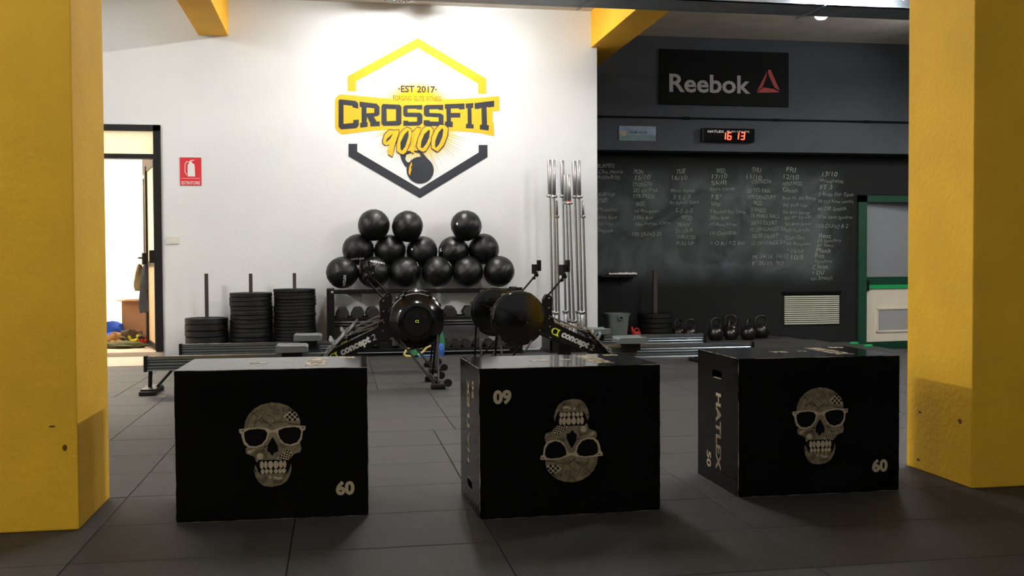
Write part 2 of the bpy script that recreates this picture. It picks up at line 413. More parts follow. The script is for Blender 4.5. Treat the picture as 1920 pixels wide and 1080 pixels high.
# lamps: housings with bare tubes
def tube_lamp(name, label, loc, rz, strength, length=1.5, tint=(1, .99, .97)):
    M = mat('tube_%s' % name, '#FFFFFF', .5, emit=tint+(1,), es=strength)
    t = thing('tube_lamp', label, 'lamp', loc, rz, 'ceiling tube lamps')
    bm = NB(); prism(bm, [(-.07, .03), (-.05, .06), (.05, .06), (.07, .03)], -length/2, length/2); obj('lamp_housing', bm, label_white, t)
    for s in (-1, 1):
        bm = NB(); cyl(bm, (s*.035, -length/2+.03, .008), (s*.035, length/2-.03, .008), .014, 12); obj('lamp_tube', bm, M, t, smooth=True)
        bm = NB(); box(bm, -.06, .06, s*(length/2)-.02, s*(length/2)+.02, -.01, .06); obj('end_cap', bm, label_white, t)
    return t
tube_lamp('mid', 'white twin tube lamp on the ceiling in front of the painted hexagon logo', (.95, 10.45, 3.86), 0, TUBE_MID, 1.2)
tube_lamp('mid2', 'white twin tube lamp on the ceiling above the rowing machines', (.95, 7.4, 3.86), 0, TUBE_MID*.75, 1.2)
tube_lamp('left', 'white twin tube lamp on the ceiling in front of the black framed door', (-3.2, 9.6, 3.86), 0, TUBE_LEFT, 1.2)
tube_lamp('left2', 'white twin tube lamp on the ceiling beyond the pillar near the door', (-4.7, 5.8, 3.86), 0, 460, 1.4)
tube_lamp('right2', 'white twin tube lamp on the ceiling beyond the pillar on the alcove side', (5.4, 5.8, 3.86), 0, 460, 1.4)
tube_lamp('alcove', 'added white twin tube fill lamp, out of view near the green framed door', (7.7, 10.2, 3.55), 0, 230, 1.4)  # added lamp hidden behind the pillar, brightens the dark wall and alcove ceiling
tube_lamp('front_fill_l', 'white twin tube lamp on the ceiling at the open end of the gym, door side', (-2.4, .9, 3.86), pi/2, 200, 1.4)  # added out of view overhead to brighten the pillar and box fronts
tube_lamp('front_fill_r', 'white twin tube lamp on the ceiling at the open end of the gym, alcove side', (3.4, .6, 3.86), pi/2, 35, 1.4)  # weaker added lamp, also out of view, for front faces on this side
tube_lamp('right', 'white twin tube lamp hung beside the steel girder before the dark wall', (4.85, 8.86, 3.50), pi/2, TUBE_RIGHT, 1.0)
# round perforated fitting high on the white wall
q = PY(746, -6, 11.05)
t = thing('round_ceiling_fitting', 'round dark perforated fitting above the hexagon logo', 'speaker', (q.x, 11.05, q.z-.03))
bm = NB(); lathe(bm, [(0, 0), (.15, .002), (.225, .03), (.25, .07), (.25, .10), (.16, .16), (.05, .2), (.03, .2), (.03, TOPZ-q.z+.03), (0, TOPZ-q.z+.03)], 32); obj('fitting_shell', bm, mat('fitting_grey', '#6B655C', .5, .3), t, smooth=True)
bm = NB()
for r_, n in ((.06, 8), (.11, 14), (.16, 20), (.205, 26)):
    for k in range(n):
        a = 2*pi*k/n; zz = .0 if r_ < .155 else (.004 if r_ < .2 else .02); bmesh.ops.create_icosphere(bm, subdivisions=1, radius=.009, matrix=Matrix.Translation((r_*cos(a), r_*sin(a), zz)))
obj('perforation', bm, label_white, t)
# small white ceiling lamp in the alcove
q = PZ(1540, 29, TOPZ); t = thing('round_lamp', 'small round white lamp on the ceiling above the dark wall', 'lamp', (q.x, q.y, TOPZ))
bm = NB(); lathe(bm, [(0, -.05), (.05, -.045), (.075, -.02), (.08, 0), (0, 0)], 20); obj('lamp_dome', bm, mat('dome_lit', '#FFFFFF', .4, emit='#FFFFFF', es=1.5), t, smooth=True)

# ================================================================== DOOR 1 and what is in the store room
D = thing('door_1', None, None, (-1.9, WY, 0)); D['kind'] = 'structure'
bm = NB(); box(bm, -.075, .0, -.03, .12, .05, 2.52); box(bm, -1.3, -1.22, -.03, .12, .05, 2.52); obj('door_frame', bm, black_paint, D)
bm = NB(); box(bm, -1.25, 0, -.03, .12, 2.455, 2.52); box(bm, -1.25, -.07, -.02, .11, 2.155, 2.205); obj('transom_bar', bm, black_paint, D)
gl = mat('transom_glass', '#F4E4C0', .3, var=.02, emit='#FFE9B8', es=.55)  # store room light put into the glass as a faint glow
bm = NB(); box(bm, -1.22, -.07, .04, .05, 2.2, 2.46); obj('transom_glass', bm, gl, D)
# open leaf, swung into the store room
leaf = bpy.data.objects.new('door_leaf', None)
A = RAD(105.5)
def leafM(o): o.location = (-.08, .10, 0); o.rotation_euler = (0, 0, A)
bm = NB(); Wd = .95
box(bm, 0, .06, -.02, .02, .06, 2.15); box(bm, Wd-.14, Wd, -.03, .03, .06, 2.15); box(bm, 0, Wd, -.02, .02, 2.09, 2.15); box(bm, 0, Wd, -.02, .02, .06, .12); box(bm, 0, Wd, -.02, .02, .98, 1.04)
lf = obj('door_leaf', bm, black_paint, D); leafM(lf)
bm = NB(); box(bm, .06, Wd-.06, -.008, .008, .12, .98); obj('leaf_panel', bm, mat('leaf_cream', '#D8B892', .6), lf)
bm = NB(); box(bm, .06, Wd-.06, -.008, .008, 1.04, 2.09); obj('leaf_glass', bm, mat('leaf_glass', '#F3E0B8', .3), lf)
bm = NB(); box(bm, Wd-.12, Wd+.0, -.07, .07, 1.0, 1.14, bev=.01); obj('door_lock', bm, black_paint, lf)
bm = NB(); tube(bm, [(Wd-.06, .06, 1.08), (Wd-.06, .11, 1.08), (Wd-.2, .11, 1.08)], .011, 8); obj('door_handle', bm, black_metal, lf)
# black door-closer block on the jamb
bm = NB(); box(bm, -.135, -.075, -.02, .06, 1.02, 1.16, bev=.006); obj('strike_box', bm, black_paint, D)
# tall locker frame in the store room
t = thing('locker', 'tall grey locker with pale shelf edges behind the black framed door', 'locker', (-2.02, 13.6, .03))
bm = NB(); box(bm, -.45, .35, -.02, .5, 0, 2.6); obj('locker_body', bm, mat('locker_taupe', '#463A30', .7), t)
for z in (.95, 2.07):
    bm = NB(); box(bm, -.46, .36, -.05, -.02, z, z+.04); obj('shelf_edge', bm, label_white, t)
t = thing('cardboard_box', 'open brown cardboard box on the store room floor', 'box', (-2.35, 12.95, .03), RAD(4))
bm = NB()
for a_ in ((-.24, .24, -.2, -.19), (-.24, .24, .19, .2), (-.24, -.23, -.2, .2), (.23, .24, -.2, .2)): box(bm, *a_, 0, .54)
box(bm, -.24, .24, -.2, .2, 0, .01); obj('carton', bm, card, t)
bm = NB(); v = box(bm, -.24, .24, -.30, -.20, .535, .542); v = box(bm, -.30, -.24, -.2, .2, .535, .542); obj('flap', bm, card, t)

def blob(bm, rx, ry, rz, seed, amp=.35, n=3):
    r = bmesh.ops.create_icosphere(bm, subdivisions=n, radius=1)
    for v in r['verts']:
        c = v.co.copy(); k = 1+amp*noise.noise(c*1.7+Vector((seed*3.1, seed, 0)))+amp*.5*noise.noise(c*4.5+Vector((seed, 0, seed)))
        # folds
        k += .08*sin(c.x*9+seed*2+c.y*5)
        v.co = Vector((c.x*rx*k, c.y*ry*k, max(0.0, (c.z*.62+.42))*rz*k))
for nm, px, py, rx, ry, rz, colr, sd, lab in (
    ('jacket', 222, 626, .24, .2, .27, '#1D48A8', 1, 'crumpled blue jacket on top of the clothes pile behind the door'),
    ('jacket', 214, 640, .22, .2, .16, '#8A6230', 2, 'crumpled tan jacket low in the clothes pile behind the door'),
    ('sweater', 243, 636, .16, .13, .18, '#4A3A26', 3, 'dark brown sweater heaped in the middle of the clothes pile'),
    ('shirt', 252, 640, .12, .11, .15, '#C9B928', 4, 'yellow shirt crumpled in the clothes pile behind the door'),
    ('shirt', 266, 642, .10, .09, .10, '#C01F28', 5, 'red shirt at the end of the clothes pile next to the carton'),
    ('trousers', 240, 648, .26, .12, .07, '#4B4A2C', 6, 'olive trousers spread at the front of the clothes pile')):
    g = PZ(px, 649 if py > 630 else 640, .03); 
    bm = NB(); blob(bm, rx, ry, rz, sd)
    o = obj(nm, bm, mat('cloth_%d' % sd, colr, .9, var=.25, scale=14, bump=.4, bscale=30), None, (g.x, 12.55-(.22 if sd == 6 else 0)+(.12 if sd == 1 else 0), .03), True)
    tag(o, lab, 'clothing', 'clothes heaped on the store room floor')
# bag and dark towel hanging from the handle
hx = D.location.x-.08+cos(A)*(Wd-.06); hy = WY+.10+sin(A)*(Wd-.06)
bm = NB()
for i in range(13):
    pass
def hang(nm, dx, dy, wd, ln, colr, lab, cat, sd):
    bm = NB(); prof = []
    n, mm = 14, 12
    grid = []
    for j in range(n+1):
        f = j/n; wj = wd*(.35+.75*f**.6)*(1-.25*max(0, f-.8)/.2); row = []
        for i in range(mm):
            a = 2*pi*i/mm; rr = wj*(.5+.09*sin(3*a+sd+f*2)); dd = .035*(1+.4*sin(2*a+f*5+sd))
            row.append(bm.verts.new((cos(a)*dd+dx, sin(a)*rr+dy, -f*ln+.012*sin(a*2+sd))))
        grid.append(row)
    for j in range(n):
        for i in range(mm): bm.faces.new((grid[j][i], grid[j][(i+1) % mm], grid[j+1][(i+1) % mm], grid[j+1][i]))
    bm.faces.new(grid[0]); bm.faces.new(grid[-1][::-1])
    o = obj(nm, bm, mat('cloth_'+nm+str(sd), colr, .9, var=.2, scale=16, bump=.3), None, (hx, hy, 1.0), True)
    o.rotation_euler = (0, 0, pi/2); return tag(o, lab, cat)
hang('towel', -.06, .02, .15, .56, '#3A3F46', 'dark grey towel hanging from the handle of the open door leaf', 'towel', 1)
hang('cloth_bag', .03, .10, .13, .30, '#7A6848', 'small brown cloth bag hanging beside the dark towel', 'bag', 2)

# ================================================================== on the white wall: sign, switch, mural
def onwall(ref, Y, off):                 # place() for px,py coordinates on a wall plane, local to an Empty at ref
    def f(px, py):
        q = PY(px, py, Y); return (q.x-ref[0], -off, q.z-ref[2])
    return f
ref = PY(357.5, 322, WY); t = thing('fire_sign', 'red fire extinguisher sign reading ESTINTORE on the white wall', 'sign', ref)
bm = NB(); a0 = PY(337, 295, WY); a1 = PY(378, 348, WY)
box(bm, a0.x-ref.x, a1.x-ref.x, -.006, -.001, a1.z-ref.z, a0.z-ref.z, bev=.002); obj('sign_plate', bm, red_sign, t)
f = onwall(ref, WY, .0075)
polys = [[[(353, 303), (360, 303), (360, 305), (365, 309), (366, 331), (352, 331), (352, 309), (355, 306)]]]
polys += stroke([(354, 304), (350, 303), (347, 309), (347, 322), (350, 328)], 1.3)
polys += stroke([(356, 301.5), (364, 300.5)], 1.6) + stroke([(340, 334.5), (375, 334.5)], .6)
obj('pictogram', flat_bm(polys, f), label_white, t)
bm = NB(); k = (a1.x-a0.x)/41; text_into(bm, 'ESTINTORE', lambda u, v: (a0.x-ref.x+3*k+u, -.0075, PY(357, 346, WY).z-ref.z+v), 35*k, 6.5*k, .01); obj('lettering', bm, label_white, t)
ref = PY(324, 450.5, WY); t = thing('light_switch', 'pale rectangular switch plate beside the black door frame', 'switch', ref)
bm = NB(); box(bm, -.068, .068, -.014, -.001, -.042, .042, bev=.005); obj('switch_plate', bm, mat('switch_ivory', '#D9D6CC', .45), t)
bm = NB(); box(bm, -.012, .012, -.019, -.013, -.022, .022, bev=.003); obj('rocker', bm, mat('switch_ivory', '#D9D6CC', .45), t)

ref = PY(785, 225, WY)
MU = thing('wall_logo', 'hexagonal yellow and charcoal wall logo reading CROSSFIT 90100', 'mural', ref)
def Z2(p): return (600+p[0]/3.178, 50+p[1]/3.178)
def Z5(p): return (600+p[0]/7.2, 160+p[1]/7.2)
def Z6(p): return (780+p[0]/7.2, 160+p[1]/7.2)
def mp(fn, loops): return [[fn(p) for p in lp] for lp in loops]
W1 = lambda off: onwall(ref, WY, off)
bm = NB(); n = 64
gc = Vector((0, 0, 0)); vs = [bm.verts.new((.52*cos(2*pi*i/n), -.001, .52*sin(2*pi*i/n))) for i in range(n)]; bm.faces.new(vs)
g = PY(783, 222, WY); obj('yellow_glow', bm, glow_paint(), MU, (g.x-ref.x, 0, g.z-ref.z))
rays = []
for k in range(96):
    a = 2*pi*k/96+random.uniform(-.012, .012); up_ = sin(a) > 0.02
    if up_ and not (abs(cos(a)) > .62): continue
    L1 = (.60 if not up_ else .52)*(0.78+.25*random.random()); wd = .006+.004*random.random()
    ca, sa = cos(a), sin(a); r0 = .2
    rays.append([[(r0*ca-wd*sa, r0*sa+wd*ca), (L1*ca, L1*sa), (r0*ca+wd*sa, r0*sa-wd*ca)]])
g2 = PY(787, 236, WY)
obj('sun_rays', flat_bm(rays, lambda u, v: (u+g2.x-ref.x, -.002, v+g2.z-ref.z)), mat('ray_yellow', '#DDB04A', .8), MU)
obj('hexagon_upper', flat_bm([mp(Z2, [[(165, 385), (165, 295), (583, 68), (991, 310), (991, 400), (942, 400), (942, 340), (583, 125), (215, 325), (215, 385)]])], W1(.002)), mural_yellow, MU)
obj('hexagon_lower', flat_bm([mp(Z2, [[(170, 698), (222, 698), (222, 745), (595, 965), (945, 750), (945, 705), (998, 705), (998, 778), (595, 1022), (170, 773)]])], W1(.003)), mural_dark, MU)
ban = [(285, 120), (600, 148), (860, 172), (1010, 185), (1746, 188), (2080, 172), (2421, 145), (2423, 345), (2333, 352), (2331, 490), (2343, 495), (2351, 688), (2146, 640), (1816, 612), (1500, 640), (1000, 640), (865, 600), (640, 620), (295, 663), (240, 630), (203, 575), (203, 190), (240, 140)]
obj('banner', flat_bm([mp(Z5, [ban])], W1(.003)), mural_yellow, MU)
# kettlebell of the mural
kb = [[Z2(p) for p in [(478, 765), (500, 742), (600, 738), (640, 785), (662, 812), (640, 850), (530, 850), (505, 830), (485, 795)]], [Z2(p) for p in [(508, 790), (520, 808), (560, 806), (600, 778), (595, 757), (560, 747), (515, 762)]]]
obj('kettlebell_handle', flat_bm([kb], W1(.0038)), mural_dark, MU); obj('kettlebell_drawing', flat_bm([[[Z2(p) for p in ell(597, 855, 81, 80, 32)]]], W1(.0044)), mural_dark, MU)
obj('kettlebell_shine', flat_bm([mp(Z2, [[(545, 805), (532, 835), (527, 870), (535, 888), (545, 850), (541, 840), (548, 825)]])], W1(.0054)), mural_yellow, MU)
LET = {
 'C': (Z5, [[(270, 188), (480, 210), (517, 245), (517, 318), (440, 298), (438, 278), (318, 264), (318, 520), (448, 508), (448, 468), (524, 462), (524, 545), (490, 580), (285, 597), (250, 560), (250, 205)]]),
 'R': (Z5, [[(534, 220), (765, 248), (805, 290), (805, 395), (775, 418), (728, 425), (765, 488), (808, 486), (810, 552), (678, 558), (676, 500), (668, 497), (635, 425), (630, 495), (645, 500), (643, 562), (543, 574), (541, 508), (562, 505), (560, 297), (534, 292)], [(628, 300), (732, 312), (732, 372), (628, 378)]]),
 'O': (Z5, [[(845, 252), (1075, 262), (1100, 290), (1100, 520), (1070, 545), (855, 550), (828, 520), (828, 285)], [(898, 320), (1025, 324), (1025, 478), (902, 485)]]),
 'S1': (Z5, [[(1150, 270), (1382, 266), (1382, 330), (1310, 327), (1300, 318), (1182, 318), (1182, 368), (1352, 370), (1383, 400), (1383, 510), (1340, 545), (1124, 550), (1124, 478), (1190, 478), (1192, 492), (1310, 490), (1310, 430), (1150, 428), (1122, 400), (1122, 292)]]),
 'S2': (Z6, [[(135, 265), (368, 262), (368, 336), (310, 334), (300, 322), (180, 325), (180, 372), (330, 378), (372, 405), (372, 520), (345, 555), (102, 545), (102, 470), (182, 470), (185, 488), (305, 490), (305, 432), (135, 425), (104, 400), (104, 290)]]),
 'F': (Z6, [[(388, 255), (655, 245), (655, 322), (580, 328), (578, 312), (470, 315), (472, 372), (598, 372), (598, 436), (472, 438), (472, 490), (497, 490), (495, 566), (400, 562), (390, 540), (390, 490), (412, 488), (408, 320), (388, 318)]]),
 'I': (Z6, [[(670, 248), (775, 238), (772, 308), (748, 310), (752, 525), (778, 528), (778, 584), (672, 580), (675, 520), (698, 518), (694, 312), (672, 308)]]),
 'T': (Z6, [[(790, 240), (1055, 208), (1055, 290), (980, 300), (975, 295), (952, 295), (958, 535), (985, 540), (980, 612), (860, 596), (862, 535), (888, 530), (882, 308), (862, 310), (860, 318), (792, 322)]])}
for k_, (fn, lp) in LET.items(): obj('letter', flat_bm([mp(fn, lp)], W1(.004)), mural_dark, MU)
DIG = [
 (Z5, [(850, 740), (870, 670), (930, 605), (1000, 612), (1058, 602), (1066, 632), (1010, 800), (977, 966), (920, 930), (915, 860), (940, 800), (885, 812), (848, 778)], [(888, 776), (900, 725), (990, 645), (950, 720)]),
 (Z5, [(1080, 650), (1120, 605), (1170, 570), (1222, 588), (1242, 640), (1210, 790), (1160, 905), (1125, 932), (1080, 922), (1035, 885), (1040, 780)], [(1085, 860), (1085, 770), (1140, 660), (1195, 605), (1195, 690), (1150, 830), (1105, 885)]),
 (Z5, [(1235, 650), (1310, 570), (1355, 580), (1352, 620), (1290, 800), (1262, 920), (1205, 880), (1250, 760), (1275, 650)], None),
 (Z6, [(10, 820), (30, 720), (90, 590), (140, 555), (200, 560), (232, 600), (225, 680), (180, 800), (130, 885), (90, 897), (35, 870)], [(62, 840), (70, 760), (110, 660), (170, 600), (188, 610), (180, 700), (140, 790), (90, 850)]),
 (Z6, [(205, 790), (215, 700), (260, 600), (320, 535), (390, 540), (430, 580), (420, 680), (370, 810), (290, 897), (215, 850)], [(255, 830), (258, 750), (300, 640), (350, 580), (370, 600), (355, 700), (310, 800), (270, 845)])]
for i, (fn, out, hole) in enumerate(DIG):
    cx = sum(p[0] for p in out)/len(out); cy = sum(p[1] for p in out)/len(out)
    big = [(p[0]+13*(p[0]-cx)/math.hypot(p[0]-cx, p[1]-cy), p[1]+13*(p[1]-cy)/math.hypot(p[0]-cx, p[1]-cy)) for p in out]
    obj('numeral_outline', flat_bm([mp(fn, [big])], W1(.0050+.001*i)), mural_dark, MU)
    obj('numeral', flat_bm([mp(fn, [out]+([hole] if hole else []))], W1(.0055+.001*i)), mural_yellow, MU)
def wall_text(bm, s, px0, py_base, wpx, hpx, Y, ref, off, **k):
    a = PY(px0, py_base, Y); b = PY(px0+wpx, py_base, Y); c = PY(px0, py_base-hpx, Y)
    text_into(bm, s, lambda u, v: (a.x-ref.x+u, -off, a.z-ref.z+v), b.x-a.x, c.z-a.z, **k)
bm = NB(); wall_text(bm, '\u00b7EST 2017\u00b7', 747, 173, 72, 13, WY, ref, .004, bold=.03); obj('lettering', bm, mural_brown, MU)
bm = NB(); wall_text(bm, 'FORGING  ELITE  FITNESS', 737.5, 188, 90, 9, WY, ref, .004); obj('lettering', bm, mat('mural_ochre', '#74420F', .8), MU)

# ================================================================== dark wall: panel, poster, clock, conduit, board writing
ref = PY(1356, 146, SY); t = thing('sign_panel', 'black sign panel reading Reebok beside a red triangle', 'sign', ref)
a0 = PY(1236, 92, SY); a1 = PY(1477, 201, SY)
bm = NB(); box(bm, a0.x-ref.x, a1.x-ref.x, -.03, -.002, a1.z-ref.z, a0.z-ref.z, bev=.004); obj('sign_board', bm, panel_black, t)
bm = NB(); wall_text(bm, 'Reebok', 1255, 172.5, 152, 34.5, SY-.031, ref, .032, bold=.022); obj('lettering', bm, label_dull, t)
f = onwall(ref, SY-.031, .0325)
tri = [[(1440, 131), (1445, 131), (1462, 170), (1452, 164), (1441, 141)], [(1438, 134), (1437, 144), (1430, 162), (1419, 172)], [(1419, 174), (1431, 164), (1451, 167), (1462, 173)]]
obj('triangle_logo', flat_bm([[l] for l in tri], f), red_logo, t)
ref = PY(1194.5, 250.5, SY); t = thing('team_poster', 'small pale blue seaside poster on the dark wall above the chalkboard', 'poster', ref)
a0 = PY(1160, 236, SY); a1 = PY(1229, 265, SY); X0, X1, Z0, Z1 = a0.x-ref.x, a1.x-ref.x, a1.z-ref.z, a0.z-ref.z
bm = NB(); box(bm, X0, X1, -.012, -.002, Z0, Z1); obj('poster_board', bm, mat('poster_sky', '#8FA6BC', .5, c2='#5F7588', scale=6), t)
bm = NB(); box(bm, X0+.002, X1-.002, -.014, -.012, Z0+.002, Z0+(Z1-Z0)*.42); obj('poster_sea', bm, mat('poster_sea', '#5E7F80', .5, c2='#4D6660', scale=12), t)
f = onwall(ref, SY-.015, .0152)
obj('poster_emblem', flat_bm([[[(1169+6*cos(a)*(1 if i % 2 else .75), 250+6*sin(a)*(1 if i % 2 else .75)) for i, a in enumerate([2*pi*k/16 for k in range(16)])]]], f), mat('poster_tan', '#A59B7C', .6), t)
bm = NB(); wall_text(bm, 'TEAM 90100', 1178, 251, 36, 5.5, SY-.015, ref, .016, bold=.01); obj('lettering', bm, mat('poster_ink', '#33475A', .6), t)
ref = PY(1361.5, 254.5, SY); t = thing('gym_clock', 'black wall timer with glowing red digits 16 13', 'clock', ref)
a0 = PY(1313, 241, SY); a1 = PY(1411, 267.5, SY); X0, X1, Z0, Z1 = a0.x-ref.x, a1.x-ref.x, a1.z-ref.z, a0.z-ref.z
bm = NB(); box(bm, X0, X1, -.07, -.002, Z0, Z1, bev=.004); obj('clock_case', bm, gloss_black, t)
bm = NB(); box(bm, X0, X0+.022, -.073, -.069, Z0, Z1); obj('end_plate', bm, black_metal, t)
YC = SY-.0712
bm = NB(); wall_text(bm, 'HATLEX', 1327, 248.5, 31, 4.5, YC, ref, .0714, bold=.03); wall_text(bm, 'BE AN ATHLETE', 1363, 248, 42, 3.2, YC, ref, .0714, bold=.01); obj('lettering', bm, label_white, t)
led = mat('red_led', '#FF2A12', .4, emit=(1, .05, .02, 1), es=5.0)
SEG = {'1': 'bc', '6': 'acdefg', '3': 'abcdg'}
def digit(x, y, ch, wd=6.2, ht=12.5):
    out = []; s = SEG[ch]; tl, tr = (x+1.2, y), (x+wd+1.2, y); ml, mr = (x+.6, y+ht/2), (x+wd+.6, y+ht/2); bl, br = (x, y+ht), (x+wd, y+ht)
    for k, a, b in (('a', tl, tr), ('b', tr, mr), ('c', mr, br), ('d', bl, br), ('e', ml, bl), ('f', tl, ml), ('g', ml, mr)):
        if k in s: out += stroke([a, b], 1.9)
    return out
for x, ch in ((1353.5, '1'), (1364, '6'), (1378, '1'), (1389, '3')): obj('clock_digit', flat_bm(digit(x, 248.8, ch), onwall(ref, YC, .0716)), led, t)
t = thing('conduit', 'dark cable conduit running level across the charcoal wall under the sign', 'conduit', (3.0, SY-.014, 2.875))
bm = NB(); tube(bm, [(0, 0, 0), (6.1, 0, 0)], .012, 8); obj('conduit_pipe', bm, panel_black, t, smooth=True)
for x in (.25, 1.45, 2.7, 4.0, 5.3):
    bm = NB(); cyl(bm, (x, 0, 0), (x+.09, 0, 0), .019, 10); obj('coupling', bm, panel_black, t)
# chalk writing
wa = bpy.data.objects['wall_alcove']
COLS = [
 [(1120, 314, 'BURPEES'), (1122, 326, 'Chin Mauro'), (1121, 335, '6:00x8:00'), (1120, 368, 'WARM-UP'), (1121, 381, 'run'), (1120, 397, 'Mobility'), (1121, 411, 'Bike Row'), (1121, 424, 'Sit Up'), (1121, 437, 'Squat')],
 [(1188, 326, 'MON'), (1190, 337, '15/10'), (1186, 350, 'STRENGTH'), (1187, 361, '20 to Fail'), (1186, 371, 'STR PRESS'), (1192, 387, 'WOD'), (1190, 400, '10 Burpees'), (1187, 412, '300m Run'), (1190, 425, '50m Farmer Carry'), (1186, 443, '100 DU/x2 25')],
 [(1267, 326, 'TUE'), (1260, 338, '16/10'), (1258, 362, 'Back Squat'), (1262, 374, '5 5 5 5'), (1256, 385, 'B) RING DIPS'), (1266, 399, '5-5-5-5'), (1276, 412, 'WOD:'), (1268, 425, '"FRAN"'), (1266, 437, '21-15-9'), (1268, 448, 'THRUSTER'), (1269, 459, 'PULL UP')],
 [(1343, 325, 'WED'), (1335, 336, '17/10'), (1333, 347, 'Skill'), (1331, 359, 'Rope Climb'), (1334, 373, "15'"), (1333, 387, 'Wod'), (1331, 400, '3 Round For Time'), (1330, 412, '200m Row'), (1331, 425, '10 Box Jump'), (1331, 441, '10 Deadlift'), (1331, 460, '+ O.R./ 1/2 Bar')],
 [(1409, 323, 'THU'), (1400, 336, '11/10'), (1409, 345, 'STRENGTH'), (1400, 361, '20 TO FAIL'), (1400, 373, '1RM DEADLIFT'), (1412, 385, 'WOD'), (1408, 397, '3 RNDS'), (1408, 408, '15 WALL BALL'), (1408, 421, '30/15 DU/RT'), (1407, 434, '15 OH LUNGES SX'), (1409, 446, '30/20 DU/RT'), (1410, 460, '15 OH LUNGE DX'), (1411, 485, 'M  24/16  16/12'), (1411, 497, 'F  20/15  9/7')],
 [(1474, 322, 'FRI'), (1469, 336, '12/10'), (1467, 348, 'HERO WOD'), (1467, 360, 'Glenn'), (1467, 375, 'Buy in 30 Burp'), (1468, 389, '50 Pull Up'), (1468, 402, '50 Box Jump'), (1470, 413, '50 W Sit Up'), (1471, 425, '50 Box Jump'), (1472, 437, '50 Pull Up'), (1472, 449, 'Cash Out'), (1474, 461, '50 Burpees'), (1474, 474, '* 15/10'), (1483, 487, '10/5')],
 [(1541, 331, '13/10'), (1536, 343, 'Weightlift'), (1537, 355, 'FT 3'), (1534, 368, '3 Rnds For Time'), (1533, 382, '20 Cal Row (each)'), (1532, 395, '40 DB Snatch'), (1531, 411, '50 W Squat Synchro'), (1531, 427, '100 DU/x2 R 2'), (1535, 447, 'Rest'), (1531, 456, '20 Synchro'), (1531, 464, '30 Sync'), (1530, 474, 'Plank'), (1528, 483, 'Run'), (1528, 494, 'Synchro'), (1524, 505, 'Clean'), (1522, 515, '+ DU'), (1520, 525, 'on Snatch')]]
rs = random.Random(3)
for ci, c_ in enumerate(COLS):
    bm = NB()
    for (px, py, s) in c_:
        hp = 8.5 if len(s) < 6 else 7.2
        a = PY(px, py, AY); b = PY(px, py-hp, AY); wd = min(len(s)*4.5, 66)*(1 if len(s) > 5 else 1.25)
        if ci == 0: wd = min(wd, 55)
        wq = PY(px+wd, py, AY).x-a.x; tilt = rs.uniform(-.03, .05); sl = rs.uniform(0, .25)
        ph = rs.uniform(0, 9)
        text_into(bm, s, lambda u, v: (a.x+u+v*sl, AY-.002, a.z+v+u*tilt+.006*sin(u*28+ph)), wq, b.z-a.z, bold=-.012 if len(s) > 5 else -.005)
    obj('chalk_writing', bm, chalk, wa)
# chalk shelf
q = PY(1163, 516, AY); t = thing('chalk_shelf', 'small black shelf with a white chalk tray on the blackboard wall', 'shelf', (q.x, AY, q.z))
bm = NB(); box(bm, -.30, .19, -.16, -.002, -.02, 0); obj('shelf_board', bm, black_metal, t)
bm = NB(); prism(bm, [(-.012, -.02), (.012, -.02), (.012, -.12), (-.012, -.12)], -.02, -.002); box(bm, -.012, .012, -.13, -.002, -.035, -.02); obj('bracket', bm, black_metal, t)
t = thing('chalk_tray', 'white tray of chalk pieces on the small black shelf', 'tray', (q.x, AY-.09, q.z))
bm = NB(); box(bm, -.18, .18, -.05, .05, 0, .012); box(bm, -.18, .18, -.05, -.045, 0, .03); box(bm, -.18, .18, .045, .05, 0, .03); box(bm, -.185, -.18, -.05, .05, 0, .04); box(bm, .18, .185, -.05, .05, 0, .035); obj('tray_body', bm, label_white, t)
for k in range(6):
    bm = NB(); x = -.12+.045*k; cyl(bm, (x, -.03, .022), (x+.06, .02, .024+.006*(k % 2)), .010, 8); obj('chalk_stick', bm, label_white, t)
# vent grille
ref = PY(1521, 579.5, AY); t = thing('vent_grille', 'pale slatted vent grille low on the blackboard wall', 'vent', ref)
a0 = PY(1470, 553.5, AY); a1 = PY(1572, 606.5, AY); X0, X1, Z0, Z1 = a0.x-ref.x, a1.x-ref.x, a1.z-ref.z, a0.z-ref.z
bm = NB(); box(bm, X0-.01, X1+.01, -.004, -.001, Z0-.01, Z1+.01); box(bm, X0-.03, X1+.03, -.02, -.001, Z1+.015, Z1+.05); obj('vent_back', bm, black_metal, t)
ns = 14; bm = NB(); pz = (Z1-Z0)/ns; box(bm, X0, X1, -.022, -.004, 0, pz*.62); me0 = None
for k in range(ns):
    if me0 is None: o = obj('slat', bm, grille_slat, t, (0, 0, Z0)); me0 = o.data
    else: o = obj('slat', me0, grille_slat, t, (0, 0, Z0+k*pz))
    o.rotation_euler = (RAD(0), 0, 0)

# ================================================================== DOOR 2 green
D2 = thing('door_2', None, None, (DX0, AY, 0)); D2['kind'] = 'structure'
zt = PY(1622, 367, AY).z; zb = -.25
pw = PY(1622, 500, AY).x-DX0
bm = NB(); box(bm, 0, pw, -.05, .25, zb, zt+.0); box(bm, 0, 1.6, -.05, .25, zt-.09, zt); obj('door_frame', bm, green_frame, D2)
lfe = obj('door_leaf', (lambda b_: (box(b_, 0, 1.1, -.02, .02, zb+.02, zb+.10), box(b_, 0, 1.1, -.02, .02, .55+.22, .55+.36), box(b_, 0, .03, -.02, .02, zb+.02, zt-.1), box(b_, 1.05, 1.1, -.02, .02, zb+.02, zt-.1), b_)[-1])(NB()), green_frame, D2)
lfe.location = (pw, .03, 0); lfe.rotation_euler = (0, 0, RAD(8))
def PL(px, py):                          # on the leaf plane (nearly the wall plane)
    q = PY(px, py, AY+.06); return q.x-DX0-pw, q.z
